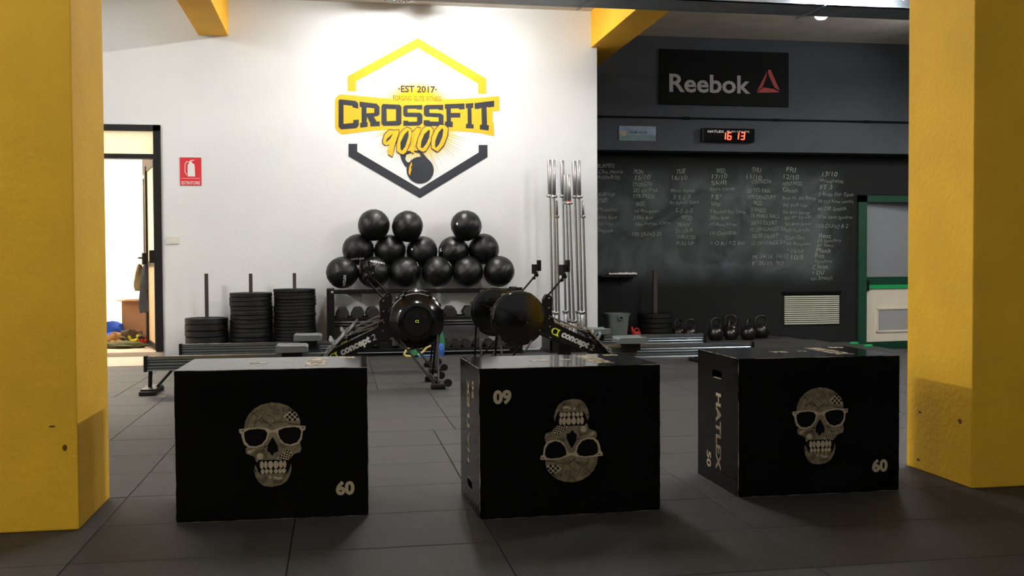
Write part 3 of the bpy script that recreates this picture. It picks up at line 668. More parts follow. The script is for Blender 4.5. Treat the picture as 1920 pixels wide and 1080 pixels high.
z520, z536, z542, z640, z378 = PL(1660, 519)[1], PL(1660, 534)[1], PL(1660, 541)[1], PL(1660, 640)[1], PL(1660, 377)[1]
me = lfe.data; bmm = NB(); box(bmm, 0, 1.1, -.02, .02, zb+.02, z640); box(bmm, 0, 1.1, -.022, .02, z536, z520); box(bmm, 0, .025, -.02, .02, zb+.02, zt-.1); box(bmm, 1.05, 1.1, -.02, .02, zb+.02, zt-.1)
bmm.to_mesh(me); bmm.free()
bm = NB(); box(bm, .025, 1.05, -.01, .01, z520, z378+.02); obj('glass_pane', bm, frosted, lfe)
bm = NB(); box(bm, .02, 1.08, -.035, .02, z542, z536); obj('push_bar', bm, green_bright, lfe)
bm = NB(); box(bm, 0.0, .05, -.05, -.02, z542-.03, z520-.05); obj('bar_bracket', bm, black_metal, lfe)
bm = NB(); box(bm, .01, 1.05, -.015, .01, z640, z542); obj('lower_panel', bm, cream, lfe)
gx0, gz0 = PL(1641, 623); gx1, gz1 = PL(1725, 576)
bm = NB(); box(bm, gx0, gx1, -.03, -.015, gz0, gz0+.025); box(bm, gx0, gx1, -.03, -.015, gz1-.025, gz1); box(bm, gx0, gx0+.03, -.03, -.015, gz0, gz1); box(bm, gx1-.03, gx1, -.03, -.015, gz0, gz1); obj('grille_frame', bm, cream, lfe)
bm = NB(); box(bm, gx0+.02, gx1-.02, -.020, -.014, gz0+.02, gz1-.02); obj('grille_mesh', bm, grille_grey, lfe)
for i, (px, py, lab) in enumerate(((1602, 645, 'green floor stop at the mat edge just before the green door frame'), (1628, 650, 'green floor stop lying in front of the cream door panel'))):
    g = PZ(px, py, 0); bm = NB(); box(bm, -.045, .045, -.03, .03, 0, .03, bev=.01)
    tag(obj('floor_stop', bm, green_bright, None, (g.x-.03, g.y-.05, 0.0)), lab, 'door stop', 'green floor stops')

# ================================================================== weight plates
def plate_mesh(R_, th, m_):
    bm = NB(); h = th
    lathe(bm, [(.026, .006), (.05, .004), (.055, .010), (R_*.78, .010), (R_*.83, .0), (R_-.006, .0), (R_, .005), (R_, h-.005), (R_-.006, h), (R_*.83, h), (R_*.78, h-.010), (.055, h-.010), (.05, h-.004), (.026, h-.004), (.026, .006)], 40)
    me = bpy.data.meshes.new('plate'); bmesh.ops.recalc_face_normals(bm, faces=bm.faces[:]); bm.to_mesh(me); bm.free(); me.materials.append(m_)
    for p in me.polygons: p.use_smooth = True
    me.set_sharp_from_angle(angle=RAD(35)); return me
ORD = ['topmost', 'second', 'third', 'fourth', 'fifth', 'sixth', 'seventh', 'eighth', 'ninth', 'tenth', 'eleventh', 'twelfth', 'thirteenth', 'fourteenth', 'fifteenth', 'sixteenth', 'seventeenth', 'eighteenth', 'nineteenth', 'twentieth', 'twenty-first', 'twenty-second']
PYc = 11.25
def stack(px, ytop, pitch, yrod, desc, m_, Y=PYc, R_=.225, rod=iron, base=.03, rodw=.018, lean=0):
    top = PY(px, ytop, Y).z; X = PY(px, 600, Y).x; n = max(1, round((top-base)/pitch)); pitch = (top-base)/n
    me = plate_mesh(R_, pitch*.93, m_); bme = None
    t = thing('plate_post', 'upright post on a flat base holding the %s' % desc, 'plate holder', (X, Y, 0), group='plate posts')
    bm = NB(); box(bm, -.16, .16, -.16, .16, 0, base-.002); obj('post_base', bm, black_metal, t)
    zt_ = PY(px, yrod, Y).z; bm = NB(); box(bm, -rodw, rodw, -rodw, rodw, base-.003, zt_); obj('post_bar', bm, rod, t)
    for k in range(n):
        j = n-1-k; nm = 'weight_plate'
        o = bpy.data.objects.new(nm, me); COL.objects.link(o); o.location = (X+random.uniform(-.006, .006), Y+random.uniform(-.006, .006), base+k*pitch)
        o.rotation_euler = (0, 0, random.random()*6)
        s = ('topmost black plate of the %s' % desc) if j == 0 else ('black plate, lowest of the %s' % desc if k == 0 else 'black plate, %s from the top of the %s' % (ORD[j], desc))
        tag(o, s, 'weight plate', 'plates in the %s' % desc)
stack(388, 595, .064, 513, 'short thick stack near the door', rubber)
stack(471, 548, .047, 513, 'tall ridged stack in the middle', rubber)
stack(553, 541, .037, 512, 'thin-plate stack beside the rack', rubber_thin)
stack(1228, 586, .066, 507, 'stack by the blackboard wall', rubber, Y=12.5, R_=.225, rod=wood_post, rodw=.024)

# ================================================================== ball and dumbbell rack
RX0, RX1 = PY(613, 600, 11.1).x, PY(976, 600, 11.1).x
ZT = .73
t = thing('dumbbell_rack', 'black steel rack with two tiers of dumbbells and balls on top', 'rack', ((RX0+RX1)/2, 11.2, 0))
hw = (RX1-RX0)/2
for s in (-1, 1):
    for yy in (-.2, .17):
        bm = NB(); x = s*(hw-.04); box(bm, x-.04, x+.04, yy-.035, yy+.035, 0, ZT+.0, bev=.004); obj('upright', bm, black_metal, t)
    bm = NB(); box(bm, s*(hw-.04)-.03, s*(hw-.04)+.03, -.16, .14, ZT-.05, ZT-.005); box(bm, s*(hw-.04)-.03, s*(hw-.04)+.03, -.16, .14, .02, .07); obj('side_rail', bm, black_metal, t)
for z, nm in ((ZT-.035, 'ball_rail'), (.405, 'tier_rail'), (.06, 'tier_rail')):
    for yy in (-.215, .15):
        bm = NB(); box(bm, -hw+.07, hw-.07, yy-.02, yy+.02, z-.018, z+.018, bev=.004); obj(nm, bm, black_metal, t)
for z in (.355, .325):
    bm = NB(); box(bm, -hw+.07, hw-.07, -.12, -.10, z-.01, z+.006); obj('back_bar', bm, black_metal, t)
for z in (.385, .05):
    bm = NB(); box(bm, -hw+.07, hw-.07, -.2, .16, z-.004, z+.004); obj('tray', bm, black_metal, t)
bm = NB(); cyl(bm, (-hw+.06, -.245, ZT-.03), (-hw+.06, -.235, ZT-.03), .014, 12); obj('bolt', bm, label_dull, t)
# gusset plate
bm = NB(); prism(bm, [(-hw+.2, ZT-.06), (-hw+.38, ZT-.06), (-hw+.38, ZT-.16)], .13, .135); obj('gusset', bm, mat('gusset_grey', '#5C5C5A', .6), t)
def dumbbell_mesh(R_, hl, L):
    bm = NB()
    for s in (1,):
        y0, y1 = s*L/2, s*(L/2+hl)
        h6 = [(R_*cos(pi/3*k+pi/6*0), R_*sin(pi/3*k)) for k in range(6)]
        v = prism(bm, h6, y0, y1)
        es = [e for e in {e for q in v for e in q.link_edges}]
        bmesh.ops.bevel(bm, geom=es, offset=R_*.13, segments=1, affect='EDGES')
    return bm
def dumbbells(pxs, py, R_, hl, L, Y, zrest, desc, first):
    bmh = dumbbell_mesh(R_, hl, L); me = None
    for k, px in enumerate(pxs):
        X = PY(px, py, Y-L/2-hl).x
        lab = 'hex dumbbell, %s from the %s upright in the %s' % ('nearest' if k == 0 else ORD[k], first, desc)
        r = thing('hex_dumbbell', lab, 'dumbbell', (X, Y, zrest), random.uniform(-.06, .06), 'hex dumbbells in the %s' % desc)
        if me is None: o = obj('weight_head', bmh, hexrub, r, (0, 0, R_*.866)); me = o.data; obj('weight_head', me, hexrub, r, (0, 0, R_*.866), rot=(0, 0, pi)); b2 = NB(); cyl(b2, (0, -L/2-.002, 0), (0, L/2+.002, 0), .016, 10); h = obj('handle', b2, steel, r, (0, 0, R_*.866), True); mh = h.data
        else: obj('weight_head', me, hexrub, r, (0, 0, R_*.866)); obj('weight_head', me, hexrub, r, (0, 0, R_*.866), rot=(0, 0, pi)); obj('handle', mh, steel, r, (0, 0, R_*.866))
dumbbells([642, 670.5, 699, 727.5, 756, 784, 813, 846, 882, 912, 941], 575, .078, .08, .13, 11.17, .389, 'upper tier', 'door-side')
dumbbells([757, 777, 797, 817, 837, 856, 876, 898, 920, 942], 646, .056, .06, .12, 11.16, .054, 'lower tier', 'middle')
# small flat plates on the door-side half of the lower tier
for k in range(5):
    bmz = plate_mesh(.085, .022, rubber_thin) if k == 0 else bmz
    for c in range(3):
        o = bpy.data.objects.new('small_plate', bmz); COL.objects.link(o); o.location = (RX0+.22+.2*c, 11.12, .054+.0235*k)
        tag(o, 'small black plate, %s, pile %s, lower rack tier' % (['lowest', 'second lowest', 'in the middle', 'second from top', 'topmost'][k], ['next to the door-side upright', 'between the two others', 'furthest from the door'][c]), 'weight plate', 'small plates on the lower tier')

# medicine balls
def ball_bm(r, seed):
    bm = NB(); res = bmesh.ops.create_uvsphere(bm, u_segments=64, v_segments=32, radius=r)
    for v in bm.verts:
        a = math.atan2(v.co.y, v.co.x); lat = v.co.z/r
        k = abs(((a/(2*pi)*8) % 1)-.5)*2             # 1 at a seam
        d = -.004*max(0, (k-.9)/.1)*(1 if abs(lat) < .93 else 0)
        d += -.003*(1-cos(8*a))*.5*(1-lat*lat)
        if .28 < abs(lat) < .33: d -= .0025
        d += .006*noise.noise(v.co*6+Vector((seed*5, 0, 0)))
        v.co *= 1+d/r
    rr_ = random.Random(seed); bmesh.ops.transform(bm, matrix=Matrix.Rotation(rr_.uniform(0, 3), 4, 'Z') @ Matrix.Rotation(rr_.uniform(.2, 1.3), 4, 'X'), verts=bm.verts[:])
    return bm
BR = .178
balls = [
 (701, 422, 11.22, 'top', 'black medicine ball on top of the pile at its door-side end'),
 (764, 424.5, 11.22, 'top', 'black medicine ball on top, second from the door side'),
 (874, 423, 11.22, 'top', 'black medicine ball on top with a tiny white mark, standing apart'),
 (672, 468, 11.32, 'mid', 'middle row medicine ball with white lettering near its underside'),
 (731, 469.5, 11.32, 'mid', 'plain middle row medicine ball under the two top balls'),
 (791.5, 472, 11.32, 'mid', 'middle row medicine ball with a small white square mark'),
 (850, 472, 11.32, 'mid', 'middle row medicine ball with a white letter at its edge'),
 (907, 467, 11.32, 'mid', 'plain middle row medicine ball at the barbell end'),
 (642, 513.6, 11.2, 'low', 'bottom row medicine ball with upright white letters, beside the plates'),
 (701, 515.5, 11.2, 'low', 'bottom row medicine ball with upside-down white lettering on top'),
 (759, 517, 11.2, 'low', 'bottom row medicine ball above the round flywheel, third from the plates'),
 (820, 517, 11.2, 'low', 'bottom row medicine ball with a white sliver of print, fourth from the plates'),
 (877, 515, 11.2, 'low', 'plain bottom row medicine ball, second from the barbells'),
 (935.5, 511.5, 11.2, 'low', 'bottom row medicine ball nearest the barbells')]
BO = []
for i, (px, py, Y, row, lab) in enumerate(balls):
    q = PY(px, py, Y); z = q.z
    if row == 'low': z = ZT-.0+BR*.985
    t = thing('medicine_ball', lab, 'ball', (q.x, Y, z), group='black medicine balls on the rack')
    o = obj('ball_cover', ball_bm(BR*(.98 if row == 'top' else .985), i), leather, t, smooth=True, angle=80); BO.append(t)
def ball_text(t, s, du, dv, w_, h_, rot, r=BR+.002):
    # curved onto the ball; (du, dv) is the centre offset as seen from the front, in ball radii
    bm = NB(); c, sn = cos(rot), sin(rot); vdir = Vector(t.location)-Vector((0, 0, CAM_H)); az = math.atan2(vdir.x, vdir.y)
    lon0 = math.asin(max(-1, min(1, du/math.sqrt(max(.01, 1-dv*dv))))); lat0 = math.asin(dv)
    def pl(u, v):
        U = (u*c-v*sn)/r; V = (u*sn+v*c)/r
        la = lat0+V; l_ = lon0+U/max(.3, cos(la))
        p = Vector((cos(la)*sin(l_), -cos(la)*cos(l_), sin(la)))*r
        return Matrix.Rotation(-az, 3, 'Z') @ p
    if s: text_into(bm, s, pl, w_, h_, .02, center=True)
    else: bm = flat_bm([[[(-w_/2, 0), (0, -h_/2), (w_/2, 0), (0, h_/2)]]], pl)
    obj('lettering', bm, label_white, t)
ball_text(BO[8], 'HATLEX', .12, -.52, .15, .028, RAD(90))
ball_text(BO[3], 'HATLEX', -.1, -.58, .17, .024, RAD(4))
ball_text(BO[9], 'HATLEX', .25, .62, .17, .026, RAD(167))
ball_text(BO[2], '', -.55, .08, .032, .032, 0); ball_text(BO[5], '', -.62, .15, .032, .032, 0)
ball_text(BO[6], 'X', -.80, .1, .05, .04, RAD(20)); ball_text(BO[10], 'H', .80, .5, .05, .02, RAD(60)); ball_text(BO[11], 'HA', .80, .48, .06, .02, RAD(-60))

# ================================================================== barbells in an upright holder
hq0 = PY(1030, 640, 11.2).x; HX0, HX1 = hq0-.02, PY(1106, 640, 11.2).x+.02
t = thing('barbell_holder', 'black steel floor holder keeping the barbells upright', 'barbell holder', ((HX0+HX1)/2, 11.2, 0))
hw2 = (HX1-HX0)/2
bm = NB(); box(bm, -hw2-.03, hw2+.03, -.25, .25, 0, .02); obj('holder_base', bm, black_metal, t)
bm = NB(); box(bm, -hw2-.02, hw2+.02, -.24, -.225, .02, .17); box(bm, -hw2-.02, hw2+.02, .225, .24, .02, .17); box(bm, -hw2-.02, -hw2, -.24, .24, .02, .17); box(bm, hw2, hw2+.02, -.24, .24, .02, .17); obj('holder_box', bm, black_metal, t)
bars = [  # px top, px bottom, y top, Y, kind, label
 (1029.5, 1036.5, 300, 11.30, 'long', 'long steel barbell nearest the medicine balls'),
 (1037.0, 1043.0, 300, 11.12, 'long', 'long steel barbell second from the medicine balls'),
 (1043.5, 1048.5, 376, 11.38, 'short', 'short steel bar with slim sleeves beside the first long barbells'),
 (1053.5, 1061.0, 301, 11.36, 'long', 'long steel barbell behind the two lower ones in the middle'),
 (1059.5, 1069.0, 328, 11.20, 'mid', 'medium steel barbell in the middle of the holder, door side'),
 (1065.0, 1076.0, 328, 11.05, 'mid', 'medium steel barbell in the middle with a red band at its collar'),
 (1076.0, 1085.0, 302, 11.30, 'long', 'long steel barbell, first of the group by the dark wall'),
 (1084.0, 1091.5, 301, 11.12, 'long', 'long steel barbell, second of the group by the dark wall'),
 (1092.5, 1098.5, 376, 11.38, 'short', 'short steel bar with slim sleeves nearest the dark wall')]
for i, (p0, p1_, yt, Y, kind, lab) in enumerate(bars):
    top = PY(p0, yt, Y); 
    bx = PY(p1_, 600, Y).x
    fr = (top.z-.022)/(top.z-PY(p1_, 600, Y).z); bot = Vector((top.x+(bx-top.x)*fr, Y, .022)); L = (top-bot).length; d = (top-bot).normalized()
    sl, rs_ = {'long': (.415, .025), 'mid': (.32, .025), 'short': (.19, .0165)}[kind]
    t = thing('barbell', lab, 'barbell', bot, group='barbells standing in the holder'); t.rotation_mode = 'QUATERNION'; t.rotation_quaternion = d.to_track_quat('Z', 'Y')
    bm = NB(); cyl(bm, (0, 0, sl-.01), (0, 0, L-sl+.01), .0142, 14); obj('shaft', bm, steel, t, smooth=True)
    for a, b in ((0, sl-.015), (L-sl+.015, L)):
        bm = NB(); lathe(bm, [(0, a), (rs_-.003, a), (rs_, a+.004), (rs_, b-.004), (rs_-.003, b), (0, b)], 16); obj('sleeve', bm, brushed, t, smooth=True)
    for a in (sl-.02, L-sl-.012):
        bm = NB(); lathe(bm, [(0, a), (.036 if kind != 'short' else .026, a), (.039 if kind != 'short' else .028, a+.006), (.039 if kind != 'short' else .028, a+.024), (.036 if kind != 'short' else .026, a+.03), (0, a+.03)], 18); obj('collar', bm, steel, t, smooth=True)
    if i == 5:
        bm = NB(); cyl(bm, (0, 0, L-sl+.019), (0, 0, L-sl+.033), .0262, 16); obj('collar_band', bm, red_plastic, t)

# ================================================================== rowing machines
def make_rower():
    R = thing('rowing_machine', 'x', 'rowing machine')
    # rail, end at x=0, flywheel towards +x
    bm = NB(); sec = [(-.022, .28), (.022, .28), (.022, .262), (.012, .256), (.020, .244), (.012, .232), (.022, .220), (.012, .208), (.024, .196), (.014, .188), (.026, .172), (-.026, .172), (-.014, .188), (-.024, .196), (-.012, .208), (-.022, .220), (-.012, .232), (-.020, .244), (-.012, .256), (-.022, .262)]
    a = [bm.verts.new((.012, y, z)) for y, z in sec]; b = [bm.verts.new((1.50, y, z)) for y, z in sec]; bm.faces.new(a); bm.faces.new(b[::-1])
    for i in range(len(sec)): bm.faces.new((a[i], a[(i+1) % len(sec)], b[(i+1) % len(sec)], b[i]))
    obj('rail', bm, alu, R)
    bm = NB(); box(bm, .02, 1.45, -.024, .024, .281, .287); obj('rail_track', bm, steel, R)
    bm = NB(); box(bm, -.012, .014, -.030, .030, .165, .292, bev=.004); obj('rail_cap', bm, black_metal, R)
    bm = NB(); cyl(bm, (.035, 0, .172), (.03, 0, .03), .016, 10); obj('rear_leg', bm, black_metal, R, smooth=True)
    bm = NB(); cyl(bm, (.20, 0, .174), (.075, 0, .035), .011, 8); obj('rear_brace', bm, black_metal, R, smooth=True)
    bm = NB(); box(bm, -.015, .10, -.17, .17, .012, .045, bev=.008); f_ = obj('rear_foot', bm, black_metal, R)
    for s in (-1, 1):
        bm = NB(); box(bm, -.02, .105, s*.17-.03, s*.17+.03, 0, .03, bev=.006); obj('rubber_foot', bm, rubber, f_)
    # seat: saddle-shaped pad
    bm = NB(); nx, ny = 14, 12; g = []
    for i in range(nx+1):
        row = []
        for j in range(ny+1):
            u = i/nx*2-1; v = j/ny*2-1; sq = (1-.25*max(0, abs(u)-.5)); x = 1.13+u*.125; y = v*.155*sq
            z = .352+.010*u*u*0+.012*v*v - .014*math.exp(-((abs(v)-.45)/.25)**2) + .008*(u < -.6)*(-u-.6)*2 - .02*max(0, abs(u)-.88)*4 - .02*max(0, abs(v)-.9)*4
            row.append(bm.verts.new((x, y, z)))
        g.append(row)
    for i in range(nx):
        for j in range(ny): bm.faces.new((g[i][j], g[i+1][j], g[i+1][j+1], g[i][j+1]))
    r_ = bmesh.ops.extrude_face_region(bm, geom=bm.faces[:]); 
    for v in [q for q in r_['geom'] if isinstance(q, bmesh.types.BMVert)]: v.co.z = .306
    seat = obj('seat', bm, seat_foam, R, smooth=True, angle=50)
    bm = NB(); box(bm, 1.05, 1.21, -.045, .045, .285, .309); box(bm, 1.05, 1.21, -.05, -.036, .24, .30); box(bm, 1.05, 1.21, .036, .05, .24, .30); obj('seat_carriage', bm, black_metal, R)
    for x in (1.07, 1.19):
        for s in (-1, 1):
            bm = NB(); cyl(bm, (x, s*.034, .262), (x, s*.026, .262), .017, 12); obj('seat_roller', bm, grey_plastic, R, smooth=True)
    # main beam
    p0, p1_ = Vector((1.36, .215)), Vector((1.95, .485)); d = (p1_-p0).normalized(); n = Vector((-d.y, d.x))
    def bp(u, v): q = p0+d*u+n*v; return (q.x, q.y)
    LB = (p1_-p0).length
    bm = NB(); v = prism(bm, [bp(-.10, -.05), bp(LB, -.065), bp(LB+.02, .065), bp(0, .05), bp(-.08, .01)], -.052, .052); obj('main_beam', bm, black_metal, R)
    bm = NB(); box(bm, 1.38, 1.50, -.04, .04, .10, .20); cyl(bm, (1.44, 0, .12), (1.44, 0, .02), .02, 8); box(bm, 1.39, 1.49, -.12, .12, 0, .025, bev=.006); obj('middle_leg', bm, black_metal, R)
    # prints on both sides
    def side(sgn):
        if sgn < 0: return lambda u, v, o=0: (lambda q: (q[0], -.0535, q[1]))(bp(u, v))
        return lambda u, v, o=0: (lambda q: (q[0], .0535, q[1]))(bp(LB-.02-u, v))
    for sgn in (-1, 1):
        pl = side(sgn); u0 = .07 if sgn < 0 else .10
        c1 = [[(u0+.038+.034*cos(a), -.004+.03*sin(a)) for a in [RAD(50+k*13) for k in range(21)]] + [(u0+.034+.017*cos(a), -.004+.024*sin(a)) for a in [RAD(310-k*13) for k in range(21)]]]
        x1 = [[(u0+.047, .026), (u0+.080, .026), (u0+.072, .018), (u0+.068, -.004), (u0+.074, -.026), (u0+.086, -.034), (u0+.047, -.034), (u0+.056, -.026), (u0+.058, -.002), (u0+.054, .018)]]
        obj('logo', flat_bm([c1, x1], pl), lime, R)
        bm = NB(); text_into(bm, 'concept', lambda u, v: pl(u0+.10+u, -.042+v), .262, .074, .045, .12); obj('lettering', bm, mat('beam_print', '#C9CCCB', .5, var=.03), R)
        bm = NB(); text_into(bm, '2', lambda u, v: pl(u0+.375+u, -.024+v), .035, .05, .005, .12); obj('lettering', bm, mat('beam_print_grey', '#9A9D9C', .5, var=.03), R)
    # flywheel housing
    C = Vector((2.13, 0, .535)); MR = Matrix.Translation(C) @ Matrix.Rotation(RAD(90), 4, 'X')
    bm = NB(); lathe(bm, [(0, .075), (.118, .075), (.124, .094), (.150, .090), (.168, .072), (.205, .062), (.224, .05), (.229, .03), (.229, -.07), (.222, -.086), (.20, -.09), (0, -.09)], 56, MR); obj('flywheel_housing', bm, gloss_black, R, smooth=True, angle=35)
    bm = NB()
    for k in range(8): 
        rr = .020+.0135*k
        tube(bm, [MR @ Vector((rr*cos(2*pi*i/36), rr*sin(2*pi*i/36), .082)) for i in range(36)], .0036, 6, True)
    obj('fan_grille', bm, mat('grille_black', '#1E1E1F', .3), R, smooth=True)
    bm = NB(); tube(bm, [MR @ Vector((.2295*cos(2*pi*i/48), .2295*sin(2*pi*i/48), -.068)) for i in range(48)], .006, 6, True); obj('housing_rim', bm, gloss_black, R, smooth=True)
    obj('hub_logo', flat_bm([[[(-.015, .0), (-.011, .011), (0, .012), (0, .007), (-.006, .006), (-.009, 0), (-.006, -.007), (0, -.007), (0, -.012), (-.011, -.011)]], [[(.002, .012), (.016, .010), (.010, .0), (.017, -.012), (.004, -.012), (.007, 0)]]], lambda u, v: (C.x+u, -.0875, C.z+v)), lime, R)
    bm = NB(); cyl(bm, MR @ Vector((0, 0, .072)), MR @ Vector((0, 0, .087)), .024, 20); obj('hub', bm, gloss_black, R)
    # drive side: cover ridge along the beam line and chain boss
    bm = NB(); q0 = Vector((C.x+.20, C.z+.105)); q1 = Vector((1.88, .455)); dd = (q1-q0).normalized(); nn = Vector((-dd.y, dd.x))*.004
    prism(bm, [(q0+nn)[:], (q1+nn)[:], (q1-nn)[:], (q0-nn)[:]], .088, .096); obj('cover_ridge', bm, black_metal, R)
    bm = NB(); cyl(bm, (C.x-.015, .088, C.z+.02), (C.x-.015, .112, C.z+.02), .034, 24); cyl(bm, (C.x-.015, .11, C.z+.02), (C.x-.015, .118, C.z+.02), .022, 20); obj('chain_boss', bm, black_metal, R, smooth=True)
    # clips on the housing
    for a in (60, 118, 20):
        bm = NB(); box(bm, -.016, .016, -.06, .06, .226, .238, Matrix.Translation(C) @ Matrix.Rotation(RAD(90-a), 4, 'Y')); obj('housing_clip', bm, black_metal, R)
    # neck post
    bm = NB(); prism(bm, [(1.80, .44), (1.86, .40), (1.90, .44), (1.905, .69), (1.885, .725), (1.845, .725), (1.828, .70), (1.835, .58)], -.048, .048); obj('neck_post', bm, black_metal, R)
    for x, z in ((1.86, .705), (1.862, .62), (1.862, .53), (1.855, .46), (1.95, .43), (2.06, .50)):
        for s in (-1, 1):
            if x > 1.9 and s < 0: continue
            yy = .053 if x < 1.9 else .094
            bm = NB(); cyl(bm, (x, s*(yy-.006), z), (x, s*yy, z), .0065, 10); obj('bolt', bm, steel, R)
    # monitor arm and screens
    bm = NB(); tube(bm, [(1.868, 0, .715), (1.715, 0, .89)], .009, 10); ar = obj('monitor_arm', bm, black_metal, R, smooth=True)
    bm = NB(); cyl(bm, (1.868, -.03, .715), (1.868, .03, .715), .022, 16); cyl(bm, (1.715, -.03, .885), (1.715, .03, .885), .018, 16); cyl(bm, (1.74, -.022, .855), (1.74, .022, .855), .015, 12); obj('arm_joint', bm, black_metal, R, smooth=True)
    bm = NB(); box(bm, 1.715, 1.745, -.085, .085, .895, .99, bev=.006); box(bm, 1.708, 1.716, -.06, .06, .915, .975); obj('monitor', bm, black_metal, R)
    bm = NB(); box(bm, 1.675, 1.70, -.055, .055, .925, 1.03, bev=.005); box(bm, 1.69, 1.72, -.02, .02, .94, .96); obj('phone_holder', bm, black_metal, R)
    for yy, xx, zz in ((-.09, 1.725, .92), (.09, 1.725, .92)):
        bm = NB(); cyl(bm, (xx, yy-.005, zz), (xx, yy+.005, zz), .007, 8); obj('bolt', bm, steel, R)
    # handle, chain, foot stretchers
    bm = NB(); tube(bm, [(1.84, 0, .50), (1.62, 0, .44), (1.56, 0, .415)], .006, 6); obj('chain', bm, steel, R)
    bm = NB(); tube(bm, [(1.545, -.20, .405), (1.56, -.10, .415), (1.56, .10, .415), (1.545, .20, .405)], .014, 10); obj('handle', bm, black_metal, R, smooth=True)
    bm = NB(); tube(bm, [(1.86, -.06, .55), (1.70, -.06, .482), (1.60, -.06, .438)], .005, 6); tube(bm, [(1.86, .06, .55), (1.70, .06, .482), (1.60, .06, .438)], .005, 6); obj('handle_guide', bm, mat('dull_steel', '#5A5653', .5, .4), R)
    for s in (-1, 1):
        M_ = Matrix.Translation((1.46, s*.12, .33)) @ Matrix.Rotation(RAD(-47), 4, 'Y')
        bm = NB(); box(bm, -.16, .14, -.048, .048, -.006, .006, M_, bev=.004); fr = obj('footrest', bm, black_metal, R)
        bm = NB(); tube(bm, [M_ @ Vector((-.15, y_, .015)) for y_ in (-.05, -.02, .02, .05)], .018, 8); tube(bm, [M_ @ Vector(p) for p in ((-.16, -.05, .0), (-.155, -.05, .05), (-.12, -.05, .03))], .012, 8); obj('heel_cup', bm, grey_plastic, fr, smooth=True)
        bm = NB(); tube(bm, [M_ @ Vector(p) for p in ((.02, -.055, 0), (.03, -.05, .05), (.035, 0, .07), (.03, .05, .05), (.02, .055, 0))], .012, 8); obj('foot_strap', bm, grey_plastic, fr, smooth=True)
        bm = NB(); cyl(bm, M_ @ Vector((.02, -.06*1, .01)), M_ @ Vector((.14, -.06, .01)), .006, 6); cyl(bm, M_ @ Vector((-.16, .06, .012)), M_ @ Vector((.2, .06, .012)), .005, 6); obj('adjuster', bm, steel, fr)
    bm = NB(); cyl(bm, (1.45, -.12, .30), (1.45, .12, .30), .012, 8); obj('foot_axle', bm, black_metal, R)
    # front legs
    for s in (-1, 1):
        bm = NB(); cyl(bm, (1.98, s*.05, .40), (2.25, s*.27, .045), .008, 8); obj('front_leg', bm, black_metal, R, smooth=True)
        bm = NB(); cyl(bm, (2.30, s*.06, .42), (2.285, s*.27, .05), .009, 8); obj('front_leg', bm, black_metal, R, smooth=True)
        bm = NB(); box(bm, 2.22, 2.34, s*.27-.025, s*.27+.025, .0, .045, bev=.012); obj('front_foot', bm, rubber, R)
        bm = NB(); cyl(bm, (2.36, s*.27-.016, .05), (2.36, s*.27+.016, .05), .032, 18); obj('caster_wheel', bm, rubber, R, smooth=True)
    bm = NB(); cyl(bm, (2.27, -.25, .055), (2.27, .25, .055), .013, 10); obj('front_cross_bar', bm, black_metal, R, smooth=True)
    return R
r0 = make_rower()
remember(r0)
places = [
 (-1.506, 8.30, 0, 'black rowing machine, flywheel grille facing out, its rail end behind the first box'),
 (-1.415, 9.47, 0, 'black rowing machine behind its twin, nearer the stacked plates'),
 (3.633, 8.50, pi, 'black rowing machine with plain flywheel cover, in front beside the middle box'),
 (3.607, 9.62, pi, 'black rowing machine behind, its flywheel nearest the medicine ball rack')]
for i, (x, y, a, lab) in enumerate(places):
    r = r0 if i == 0 else copy_tree(r0)
    r.location = (x, y, 0); r.rotation_euler = (0, 0, a); tag(r, lab, 'rowing machine', 'rowing machines')

# resistance bands on the floor by the rack
def band(pts, rad, colr, lab, nm='resistance_band', closed=False, flatk=1):
    t_ = [Vector(p) for p in pts]; out = []
    n = len(t_)
    for i in range(n if closed else n-1):
        p0, p1, p2, p3 = (t_[(i-1) % n] if closed or i else t_[0]), t_[i], t_[(i+1) % n], (t_[(i+2) % n] if closed or i+2 < n else t_[-1])
        for k in range(6):
            s = k/6; out.append(.5*((2*p1)+(p2-p0)*s+(2*p0-5*p1+4*p2-p3)*s*s+(3*p1-p0-3*p2+p3)*s**3))
    if not closed: out.append(t_[-1])
    bm = NB(); tube(bm, out, rad, 6, closed); o = obj(nm, bm, mat('band_'+colr, colr, .6), None, None, True)
    return tag(o, lab, 'exercise band', 'coloured bands on the floor by the rack')
def W_(px, py, Y): return PY(px, py, Y)
Yb = 10.80
def g_(px, py): q = PY(px, py, Yb); return (q.x, Yb, max(.012, q.z))
band([(g_(760, 0)[0], Yb, .012), g_(758, 664), g_(768, 652), g_(792, 653)], .011, '#D9C77A', 'pale yellow looped band at the rack foot')
band([g_(760, 668), g_(775, 672), g_(790, 662), g_(800, 652), g_(808, 648)], .012, '#E2CF7E', 'pale yellow band trailing up towards the dumbbells')
band([(g_(783, 0)[0], Yb-.05, .012), g_(786, 668), g_(805, 668), g_(826, 668)], .012, '#5878B8', 'light blue band lying flat on the floor by the rack')
band([g_(794, 650), g_(806, 645), g_(812, 640), g_(818, 646), g_(820, 655)], .011, '#C2562A', 'orange band looped beside the blue cloth')
for (px, pz, rx, rz, colr, lab, sd) in ((826, .05, .04, .085, '#2A5FA8', 'blue bundled band at the rack foot', 11), (776, .05, .06, .05, '#1F6A3C', 'green bundled band under the round flywheel', 12)):
    q = PY(px, 650, 10.83); bm = NB(); blob(bm, rx, .05, rz*1.4, sd, .3); o = obj('resistance_band', bm, mat('band_'+colr, colr, .7, var=.2), None, (q.x, 10.83, 0), True)
    tag(o, lab, 'exercise band', 'coloured bands on the floor by the rack')
